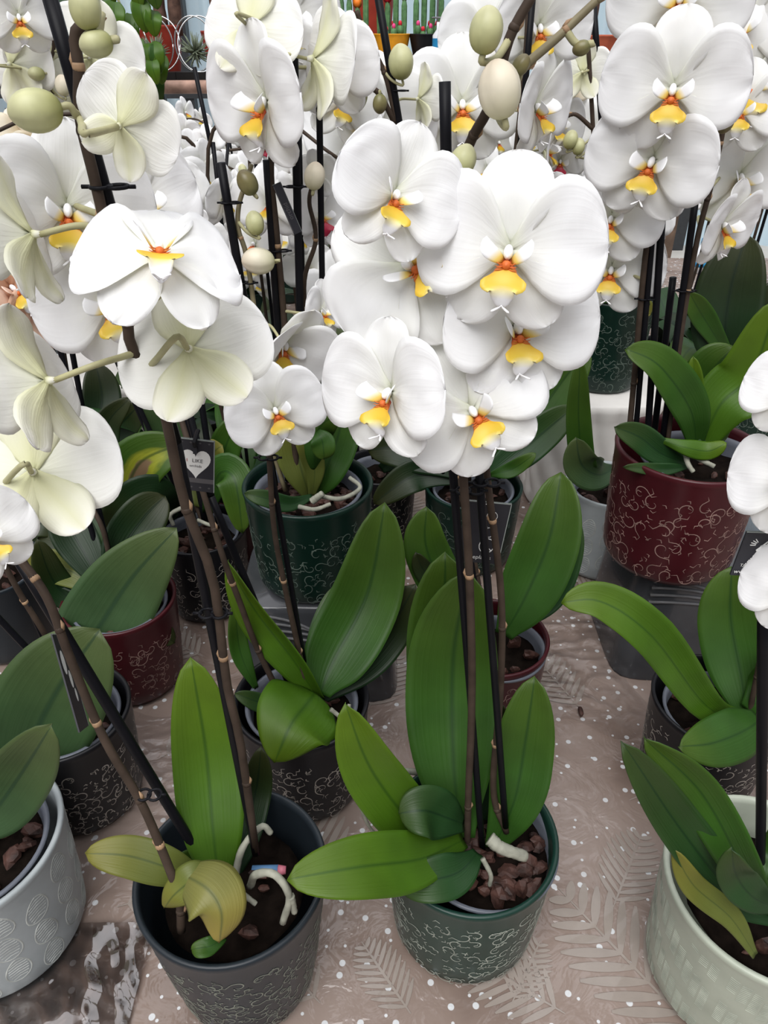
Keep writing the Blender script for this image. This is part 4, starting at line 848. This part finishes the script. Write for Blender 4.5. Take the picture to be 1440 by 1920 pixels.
def care_tag(corners, Y, label, art):
    P = [at(x, y, Y + dy) for x, y, dy in corners]; o = sum(P, Vector()) / 4          # top left, top right, bottom right, bottom left
    ex = ((P[1] - P[0]) + (P[2] - P[3])).normalized(); ey = ((P[0] - P[3]) + (P[1] - P[2])); ey = (ey - ex * ey.dot(ex)).normalized(); ez = ex.cross(ey)
    w = ((P[1] - P[0]).length + (P[2] - P[3]).length) / 2; h = ((P[0] - P[3]).length + (P[1] - P[2]).length) / 2
    M = Matrix.Translation(o) @ Matrix((ex, ey, ez)).transposed().to_4x4(); m = MB(); t = .0005
    m.box((-w / 2, -h / 2, -t), (w / 2, h / 2, t), 0, M); e_ = w * .018
    for a, b in (((-w / 2, h / 2 - e_), (w / 2, h / 2)), ((w / 2 - e_, -h / 2), (w / 2, h / 2))): m.box((a[0], a[1], -t * 1.2), (b[0], b[1], t * 1.2), 2, M)
    T = lambda x, y, r=0: M @ Matrix.Translation((x * w, y * h, t + .0003)) @ Matrix.Rotation(r, 4, 'Z')
    def poly(pts, mi, z=.0001): m.add([M @ Vector((x * w, y * h, t + z)) for x, y in pts], [list(range(len(pts)))], mi)
    def line(pts, q, mi, r=0): m.tube([M @ Vector((x * w, y * h, t + .0002)) for x, y in pts], q * w, 5, mi)
    if art == 'heart':
        hp = [(.0 + .40 * math.sin(a) ** 3, .07 + .026 * (13 * math.cos(a) - 5 * math.cos(2 * a) - 2 * math.cos(3 * a) - math.cos(4 * a)) * .74) for a in [i * 2 * math.pi / 40 for i in range(40)]]
        poly(hp[::-1], 1); poly([(-.48, -.33), (.48, -.33), (.48, -.24), (-.48, -.24)], 4)
        text_mesh('I', w * .14, T(-.23, .10), None, m, 3); text_mesh('LIKE', w * .155, T(.05, .10), None, m, 4); text_mesh('orchids', w * .11, T(.0, .0), None, m, 4)
        for k in range(4):
            for y in (.44, -.42): poly([(-.36 + .24 * k, y + .02), (-.40 + .24 * k, y), (-.36 + .24 * k, y - .02), (-.32 + .24 * k, y)], 4)
        m.box((-w * .05, h * .26, t), (w * .05, h * .42, t + .002), 0, M); m.tube([T(0, .34) @ Vector((0, 0, 0)), T(0, .5) @ Vector((0, 0, .003)), T(0.03, .62) @ Vector((0, 0, -.004))], .0012, 6, 5)
    elif art == 'care':
        for k, y in enumerate((.28, .02)): line([(.12 + .12 * math.cos(a), y + .08 * math.sin(a)) for a in [i * math.pi / 6 for i in range(13)]], .008, 1)
        poly([(.02, -.05), (.10, -.05), (.10, .03), (.07, .12), (.04, .03)][::-1], 1)
        line([(.14 + .17 * math.cos(a), -.20 + .12 * math.sin(a)) for a in [i * math.pi / 8 for i in range(17)]], .012, 1); line([(.02, -.12), (.26, -.28)], .012, 1); line([(.14, -.14), (.14, -.28)], .02, 1)
        text_mesh('ilikeplants', w * .15, T(.0, -.40), None, m, 1); text_mesh('www.', w * .14, T(-.38, .0, math.pi / 2), None, m, 1); line([(-.1, .47), (.1, .46)], .012, 1)
    elif art == 'logo':
        line([(-.14, .10), (.20, .10), (.08, .34), (-.14, .10)], .02, 1); line([(.05, .14), (.06, .26)], .012, 1)
        for k in range(4): a = 2.2 + .33 * k; line([(-.12 + .08 * math.cos(a), .22 + .08 * math.sin(a)), (-.12 + .2 * math.cos(a), .22 + .16 * math.sin(a))], .012, 1)
        text_mesh('TEKO', w * .22, T(-.12, -.10, 1.15), None, m, 1); text_mesh('Tx.', w * .11, T(-.30, -.25), None, m, 1); text_mesh('www.', w * .15, T(-.28, -.40), None, m, 1)
    elif art == 'spots':
        for x, y, r in ((-.2, .2, .16), (.05, .02, .12), (.15, -.15, .09)): poly([(x + r * math.cos(a), y + r * .8 * math.sin(a)) for a in [i * math.pi / 6 for i in range(12)]], 1)
    elif art == 'strip':
        text_mesh('orchid', h * .13, T(0, -.05, math.pi / 2), None, m, 4); line([(-.42, -.46), (-.42, .46)], .03, 4)
    ob = m.build('care_tag', [TAGB, TAGW, TAGE, TAGR, TAGG, STICK], None, True, org=o); ob.location = o; tag(ob, label, 'plant tag')
y3 = P3[0].y
care_tag([(322, 819, 0), (392, 827, .0), (412, 924, .0), (342, 916, .0)], P2[0].y + .03, 'dark grey tag with a white heart reading I LIKE orchids, at the left', 'heart')
care_tag([(858, 938, 0), (948, 944, 0), (945, 1058, 0), (870, 1050, 0)], P1[0].y + .04, 'black tag with white care symbols hanging behind the centre stems', 'care')
care_tag([(1398, 996, 0), (1470, 1000, 0), (1462, 1080, 0), (1370, 1077, 0)], P14[0].y - .03, 'black tag with a white triangle mark at the right edge', 'logo')
care_tag([(83, 1203, 0), (118, 1215, .03), (162, 1330, .03), (158, 1352, 0)], P2[0].y + .04, 'narrow dark tag seen edge on against the wide leaf at the left', 'spots')
care_tag([(533, 345, 0), (548, 336, .0), (545, 438, 0), (530, 442, 0)], P4[0].y - .01, 'thin black tag strip clipped between the two tall black sticks', 'strip')
# little things lying about
m = MB(); c_ = onz(1089, 1334, .003)
m.ellipsoid((0, 0, 0), (.003, .007, .003), 0, 6, None, lambda p, th, w: p * (1 + .4 * noise.noise(p * 300))); o = m.build('bark_chip', BARK); o.location = c_; tag(o, 'single dark bark chip lying on the film table cover', 'bark chip')
m = MB(); BL = plain('blue_marker', (.10, .22, .40), .4); PK = plain('pink_tip', (.5, .15, .2), .4)
q = P2[0] + Vector((.024, .012, .127)); m.tube([Vector((-.012, 0, 0)), Vector((.008, 0, .001))], .004, 10, 0); m.tube([Vector((.008, 0, .001)), Vector((.014, 0, .001))], [.004, .003], 10, 1); o = m.build('plant_marker', [BL, PK]); o.location = q; tag(o, 'small blue marker with a pink tip in the charcoal pot', 'marker')
# ------------------------------------------------------------------ orchids standing further back
rnd = random.Random(11)
TAKEN = [(p[0].x, p[0].y, p[1]) for p in (P1, P2, P3, P4, P5, P6, P7, P8, P9, P10, P11, P12, P13, P14, P15, P16, P17, P18, P19, P20)] + [(o.location.x, o.location.y, .135) for o in COL.objects if o.name.startswith(('plaster_plinth', 'plastic_riser'))]
def free_spot(x, y, r):      # the nearest place on the table where a pot does not stand inside another
    best = None
    for i in range(0, 60):
        for k in range(24):
            a = k * math.pi / 12; q = (x + i * .012 * math.cos(a), y + i * .012 * math.sin(a))
            if q[1] < .85 or q[1] > 2.5: continue
            if all(math.hypot(q[0] - t_[0], q[1] - t_[1]) > r + t_[2] + .006 for t_ in TAKEN):
                TAKEN.append((q[0], q[1], r)); return q
    return x, y
def back_orchid(px, py, Y, label, kind='w', spikes=2, nf=7, span=.08, pot='white', top=None, leaves=4, yaw=0, group='orchids further back'):
    c = at(px, py, Y); zt = c.z; x0 = c.x; s_ = rnd.randint(0, 9999); R = .06; h = .12
    bx, by = free_spot(x0, Y, R)
    base, R, h = make_pot(0, 0, 0, R, h, pot, 'pot of the ' + label, 'pots further back', None, pos=(bx, by, 0))
    root = empty('moth_orchid', (bx, by, h * .8), label, 'orchid', group)
    fill_pot(root, base, R, h, s_, 0, liner=False)
    for k in range(leaves):
        a = k * 2 * math.pi / leaves + rnd.uniform(-.4, .4) + .4; L = rnd.uniform(.15, .21); d_ = Vector((math.cos(a), math.sin(a), 0)); b_ = root.location.copy()
        add_leaf(root, [b_, b_ + d_ * L * .35 + Vector((0, 0, .07)), b_ + d_ * L * .75 + Vector((0, 0, .09)), b_ + d_ * L + Vector((0, 0, rnd.uniform(.02, .09)))], rnd.uniform(.055, .075), rnd.choice(('mid', 'deep', 'dark', 'dark')), nrm=Vector((0, 0, 1)) - d_ * .2)
    for sp_ in range(spikes):
        sg = -1 if sp_ % 2 else 1; b_ = root.location.copy(); T = Vector((x0 + sg * .03, Y, zt + .02)); dx = sg * rnd.uniform(.03, .10)
        P = [b_, b_.lerp(T, .5), T, T + Vector((dx, -.03, .02 + rnd.uniform(0, .02))), T + Vector((dx * 2, -.07, .0))]
        tube_obj(root, 'flower_spike', P, .0028, .0018, STEM, 24, 6); L = catmull(P, 40)
        tube_obj(root, 'support_stick', [b_ + Vector((.01, 0, 0)), b_.lerp(T, .6) + Vector((.008, 0, 0)), T + Vector((.006, 0, rnd.uniform(0, .1)))], .0026, .0026, STICK, 6, 6)
        for k in range(nf):
            q = L[int(20 + 20 * k / nf)]; p = q + Vector((rnd.uniform(-.045, .045), rnd.uniform(-.05, .0), rnd.uniform(-.11, .0))); s = span * rnd.uniform(.8, 1.1)
            Rm = facing(p, yaw + rnd.gauss(0, 38), rnd.uniform(-25, 10), rnd.gauss(0, 14)); link('flower', FAR[kind], root, Matrix.Translation(p - root.location) @ Rm.to_4x4() @ Matrix.Scale(s, 4))
        for k in range(2):
            p = L[40 - k * 2] + Vector((dx * .2 * (k + 1), -.01, -.01 * k)); link('bud', BUDS['g'], root, Matrix.Translation(p - root.location) @ Matrix.Scale(.018, 4))
BK = [
 (345, 315, .92, 'lilac tinged white orchid left of centre behind the cut black stick', 'w', 2, 7), (425, 330, 1.0, 'white orchid just behind the short stick with a cream bud', 'w', 2, 7),
 (395, 450, 1.15, 'dense white orchid low behind the upturned bright flower', 'w', 1, 6), (300, 270, 2.0, 'white orchid under the rusty bench at the left', 'w', 2, 6), (400, 250, 2.3, 'small far white orchid below the dark bench post', 'w', 2, 7),
 (450, 290, 1.9, 'far white orchid beside the large side lit bloom', 'w', 2, 6), (560, 330, 1.3, 'white orchid with crimson throats behind the tall sticks', 'r', 2, 6), (600, 260, 1.7, 'white orchid with crimson throats far behind the centre sticks', 'r', 2, 6),
 (690, 330, 1.4, 'white orchid hidden behind the front cluster, left side', 'w', 2, 6), (160, 290, 1.7, 'magenta orchid peeping out at the upper left', 'm', 1, 5), (60, 300, 1.5, 'fading cream orchid at the upper left edge', 'c', 2, 5),
 (10, 480, 1.2, 'peach coloured orchid at the left edge', 'p', 1, 5), (110, 350, 1.25, 'white orchid crowded behind the upper left buds', 'w', 2, 6), (240, 330, 1.3, 'white orchid behind the cream backed bloom at the left', 'w', 2, 6),
 (800, 230, 1.6, 'white orchid standing behind the free black stick', 'w', 2, 7), (900, 230, 1.4, 'white orchid behind the largest bud', 'w', 2, 6), (1050, 290, 1.5, 'white orchid with red throats right of the largest bloom', 'r', 2, 7), (1110, 360, 1.25, 'white orchid right behind the front cluster', 'w', 2, 6),
 (1020, 200, 2.0, 'yellow throated white orchid far back right of the centre', 'w', 2, 6), (1130, 240, 1.9, 'white orchid far back before the terracotta pot', 'w', 1, 6), (1330, 330, 1.5, 'white orchid behind the brown bud spray at the right', 'w', 1, 5), (1430, 300, 1.4, 'white orchid at the upper right edge', 'w', 2, 5),
 (520, 240, 2.2, 'tiny far white orchid between the sticks', 'w', 2, 6), (700, 190, 2.2, 'white orchid far back below the yellow bowl', 'w', 2, 6), (400, 420, 1.2, 'white orchid low in the far bed at the left', 'w', 2, 6),
]
for q in BK: back_orchid(q[0], q[1], q[2], q[3], q[4], q[5], q[6], span=.085, pot=rnd.choice(('white', 'black', 'deepgreen', 'burgundy')))

# ------------------------------------------------------------------ benches at the back with their plants
RUST = plain('rusty_painted_tube', (.42, .26, .20), .5, .5, 14, .2); SLAT = plain('dark_slats', (.10, .075, .06), .6, .3, 12)
def bench(a, b, zt, label):
    r = empty('garden_bench', ((a.x + b.x) / 2, (a.y + b.y) / 2, -.8), label, 'bench'); d_ = (b - a).normalized(); s = Vector((-d_.y, d_.x, 0))
    m = MB(); m.tube([a, b], .024, 16); m.build('front_rail', RUST, r)
    m = MB()
    for k in range(5): o_ = s * (.10 + .13 * k) + Vector((0, 0, .004)); L = (b - a).length; M = Matrix.Translation(a + o_) @ Matrix((d_, s, Vector((0, 0, 1)))).transposed().to_4x4(); m.box((0, -.05, -.015), (L, .05, .012), 0, M)
    m.build('slatted_top', SLAT, r, True)
    for f in (.04, .5, .96):
        for o_ in (s * .04, s * .62):
            p = a.lerp(b, f) + o_; m = MB(); m.box((p.x - .02, p.y - .02, -.8), (p.x + .02, p.y + .02, zt - .02)); m.build('leg', DK, r, True)
a = at(60, 172, 3.35); b = at(455, 156, 3.45); a.z = b.z = (a.z + b.z) / 2; bench(a, b, a.z, 'rusty railed bench at the upper left carrying red pots and air plants'); ZB1 = a.z + .018; YB1 = 3.75
a = at(600, 126, 3.6); b = at(1260, 110, 3.7); a.z = b.z = (a.z + b.z) / 2; bench(a, b, a.z, 'rusty railed bench at the back centre with cactus bowls'); ZB2 = a.z + .018; YB2 = 3.9
TRUNK = plain('palm_trunk', (.10, .055, .04), .8, .5, 40, .6); AIR = plain('air_plant_leaf', (.16, .19, .13), .6, .3); WIRE = plain('silver_wire', (.62, .63, .65), .25, .05, metal=.9); TRAY = plain('black_tray_plastic', (.012, .011, .011), .5)
def bpos(px, Y, z): d = ray(px, 100); return Vector(((px - 720) / F * (Y * CP + (H - z) * SP), Y, z))
def small_pot(px, Y, z, R, h, kind, label, name='flower_pot', taper=.72): return make_pot(0, 0, z, R, h, kind, label, None, None, taper, name=name, pos=bpos(px, Y, z))
def trunks(px, Y, z, n, label):
    p = bpos(px, Y, z); r = empty('bonsai_tree', p, label, 'potted tree')
    for k in range(n):
        x = (k - (n - 1) / 2) * .06; tube_obj(r, 'trunk', [p + Vector((x, 0, 0)), p + Vector((x * 1.2, .01, .3)), p + Vector((x * 1.6, 0, .7))], .028, .022, TRUNK, 12, 10, 0, k, True)
    for k in range(14):
        q = p + Vector((rnd.uniform(-.07, .07), rnd.uniform(-.05, .05), .7 + rnd.uniform(-.1, .1))); add_leaf(r, [q, q + Vector((rnd.uniform(-.1, .1), rnd.uniform(-.1, .1), .08)), q + Vector((rnd.uniform(-.2, .2), -.1, .02))], .07, 'mid')
b_, R_, h_ = small_pot(305, YB1, ZB1, .105, .19, 'red', 'square shouldered red pot behind the air plant hoops'); trunks(305, YB1, ZB1 + h_ * .8, 3, 'dark trunks growing from the red pot at the upper left')
b_, R_, h_ = small_pot(425, YB1, ZB1, .09, .17, 'red', 'red pot at the right end of the left bench'); trunks(425, YB1, ZB1 + h_ * .8, 2, 'dark trunks growing from the red pot at the bench end')
b_, R_, h_ = small_pot(75, YB1, ZB1, .09, .16, 'red', 'red pot at the far upper left'); trunks(75, YB1, ZB1 + h_ * .8, 2, 'leafy tree in the far upper left red pot')
def air_plant(px, Y, z, label):
    p = bpos(px, Y, z); r = empty('air_plant', p, label, 'air plant')
    m = MB(); m.box((p.x - .08, p.y - .04, z), (p.x + .08, p.y + .04, z + .03)); m.build('stand', TRAY, r, True)
    for k in range(2):
        m = MB(); m.tube([p + Vector((.085 * math.cos(a) * (1 if k else .9) + .02 * k, .03 * k * math.sin(a), .125 + .095 * math.sin(a))) for a in [i * math.pi / 20 for i in range(41)]], .0028, 6); m.build('wire_hoop', WIRE, r)
    m = MB()
    for k in range(90):
        d_ = Vector((rnd.gauss(0, 1), rnd.gauss(0, .7), rnd.gauss(0, 1))).normalized(); q = p + Vector((0, 0, .10)); L = rnd.uniform(.04, .075); m.tube([q, q + d_ * L * .6, q + d_ * L + Vector((0, 0, .008))], [.004, .003, .0006], 4)
    m.build('foliage', AIR, r)
YA = YB1 - .22
air_plant(298, YA, ZB1, 'grey green air plant in a silver hoop, left of the pair'); air_plant(372, YA, ZB1, 'grey green air plant in crossed silver hoops, right of the pair')
air_plant(238, YA + .1, ZB1, 'small air plant half hidden by the trailing green leaves')
def pothos(px, py, Y, label, n=26, sp=.16, col=('mid', 'bright')):
    p = at(px, py, Y); r = empty('trailing_plant', (p.x, p.y, p.z - .1), label, 'trailing plant'); m = MB()
    for k in range(5): tube_obj(r, 'stem', [p + Vector((0, 0, .1)), p + Vector((rnd.uniform(-sp, sp) * .5, 0, .05)), p + Vector((rnd.uniform(-sp, sp), 0, -.1))], .004, .002, STALK, 10, 6)
    for k in range(n):
        q = p + Vector((rnd.uniform(-sp, sp), rnd.uniform(-.08, .08), rnd.uniform(-sp, sp))); e_ = Vector((rnd.uniform(-.05, .05), -.02, -rnd.uniform(.07, .12))); add_leaf(r, [q, q + e_ * .5 + Vector((0, -.02, .01)), q + e_], rnd.uniform(.05, .085), rnd.choice(col), prof='b')
pothos(222, 50, 3.2, 'bright trailing plant hanging at the upper left', 34, .17); pothos(95, 40, 3.4, 'darker trailing plant in the top left corner', 30, .17, ('dark', 'deep')); pothos(262, 120, 3.1, 'single drooping shoot before the left bench', 6, .05)
CACT = plain('cactus_skin', (.10, .22, .09), .6, .3, 60, .3)
FL = {k: plain(k + '_cactus_flower', c, .5, .1) for k, c in (('orange', (.85, .22, .02)), ('red', (.6, .02, .04)), ('pink', (.75, .06, .22)))}
def cactus_bowl(px, Y, z, kind, label, lab2):
    b_, R_, h_ = small_pot(px, Y, z, .078, .085, kind, label, 'bowl'); p = Vector((b_.x, b_.y, b_.z + h_ * .7)); r = empty('cactus_arrangement', p, lab2, 'cactus')
    m = MB(); m.lathe([(.001, .0), (.066, .0)], 24, 0, p); m.build('substrate', SOIL, r)
    for k in range(4):
        q = p + Vector(((k - 1.5) * .034, rnd.uniform(-.01, .04), 0)); hh = rnd.uniform(.10, .19); m = MB(); m.lathe([(.008, 0), (.011, hh * .4), (.011, hh * .85), (.007, hh), (.001, hh + .004)], 28, 0, q, lambda a, z: 1 + .12 * math.cos(7 * a)); m.build('cactus', CACT, r)
        m = MB(); m.ellipsoid(q + Vector((0, 0, hh + .015)), (.016, .016, .017), 0, 6, None, lambda p_, th, w: p_ * (1 + .18 * math.cos(6 * w))); m.build('blossom', FL['orange' if k % 2 == 0 else 'red'], r)
    for k in range(9):
        a = k * .7; q = p + Vector((.045 * math.cos(a), -.01 + .04 * math.sin(a), .005 + .01 * (k % 3))); m = MB(); m.ellipsoid(q + Vector((0, 0, .012)), (.012, .012, .020), 0, 6, None, lambda p_, th, w: p_ * (1 + .12 * math.cos(8 * w))); m.build('cactus', CACT, r)
        m = MB(); m.ellipsoid(q + Vector((0, 0, .036)), (.008, .008, .011), 0, 5); m.build('blossom', FL['pink' if k % 2 else 'red'], r)
YC = YB2 - .2
cactus_bowl(734, YC, ZB2, 'yellow', 'orange yellow bowl on the back bench', 'cacti with red and orange blossoms in the orange yellow bowl')
cactus_bowl(801, YC, ZB2, 'black', 'round black bowl on the back bench', 'cacti with pink and orange blossoms in the black bowl')
cactus_bowl(664, YC, ZB2, 'black', 'low black bowl at the left end of the back bench', 'small cacti in the left black bowl on the back bench')
small_pot(700, YB2 + .2, ZB2, .10, .30, 'red', 'tall red pot behind the orange yellow bowl')
b_, R_, h_ = small_pot(1100, YB2 - .1, ZB2 - .05, .13, .13, 'terracotta', 'wide terracotta bowl at the upper right of centre'); trunks(1090, YB2 - .1, ZB2 + .05, 2, 'thick grey trunks in the terracotta bowl')
p = bpos(840, YB2 - .25, ZB2); r = empty('wire_rack', p, 'grey wire rack with blue labelled bottles on the back bench', 'rack')
for x in (-.05, .05):
    m = MB(); m.tube([p + Vector((x, 0, 0)), p + Vector((x, 0, .5))], .004, 6); m.build('upright', MET, r)
for k in range(5):
    m = MB(); z = .14 + .08 * k; m.tube([p + Vector((x, y, z)) for x, y in ((-.07, -.04), (.07, -.04), (.07, .04), (-.07, .04), (-.07, -.04))], .003, 5); m.build('shelf', MET, r)
BOT = plain('white_bottle', (.7, .72, .75), .3, .02); BLB = plain('blue_label', (.02, .22, .45), .4)
for k, (x, lab) in enumerate(((-.045, 'left'), (.045, 'right'))):
    m = MB(); m.lathe([(.001, 0), (.026, 0), (.027, .08), (.012, .10), (.012, .125), (.001, .125)], 24); m.lathe([(.0275, .025), (.0275, .07)], 24, 1); o = m.build('bottle', [BOT, BLB]); o.location = p + Vector((x, -.09, 0)); tag(o, 'white bottle with a blue label, the %s one below the wire rack' % lab, 'bottle', 'bottles by the wire rack')
# small things far right
m = MB(); c_ = onz(1308, 510, 0); m.tube([Vector((0, 0, .0)), Vector((0, 0, .05)), Vector((.004, 0, .09))], [.02, .022, .012], 14); m.tube([Vector((0, 0, .02)), Vector((0, 0, .035))], .0228, 14, 1); m.tube([Vector((.003, 0, .09)), Vector((.004, 0, .105))], .013, 14, 1)
o = m.build('spray_bottle', [BOT, BLB]); o.location = c_; tag(o, 'small white bottle with blue bands standing behind the right sticks', 'bottle')
CRW = plain('weathered_crate_wood', (.13, .085, .06), .7, .4, 15)
p = bpos(1420, 3.4, .12); r = empty('wooden_crate', p, 'dark wooden crate with green plants at the upper right edge', 'crate')
for k in range(4): m = MB(); m.box((p.x - .35, p.y, p.z + .09 * k), (p.x + .35, p.y + .02, p.z + .065 + .09 * k)); m.build('slat', CRW, r, True)
for x in (-.35, .33): m = MB(); m.box((p.x + x, p.y - .02, p.z - .92), (p.x + x + .04, p.y, p.z + .42)); m.build('post', CRW, r, True)
pothos(1425, 262, 3.3, 'bright green plant above the crate at the upper right edge', 12, .07, ('bright',))
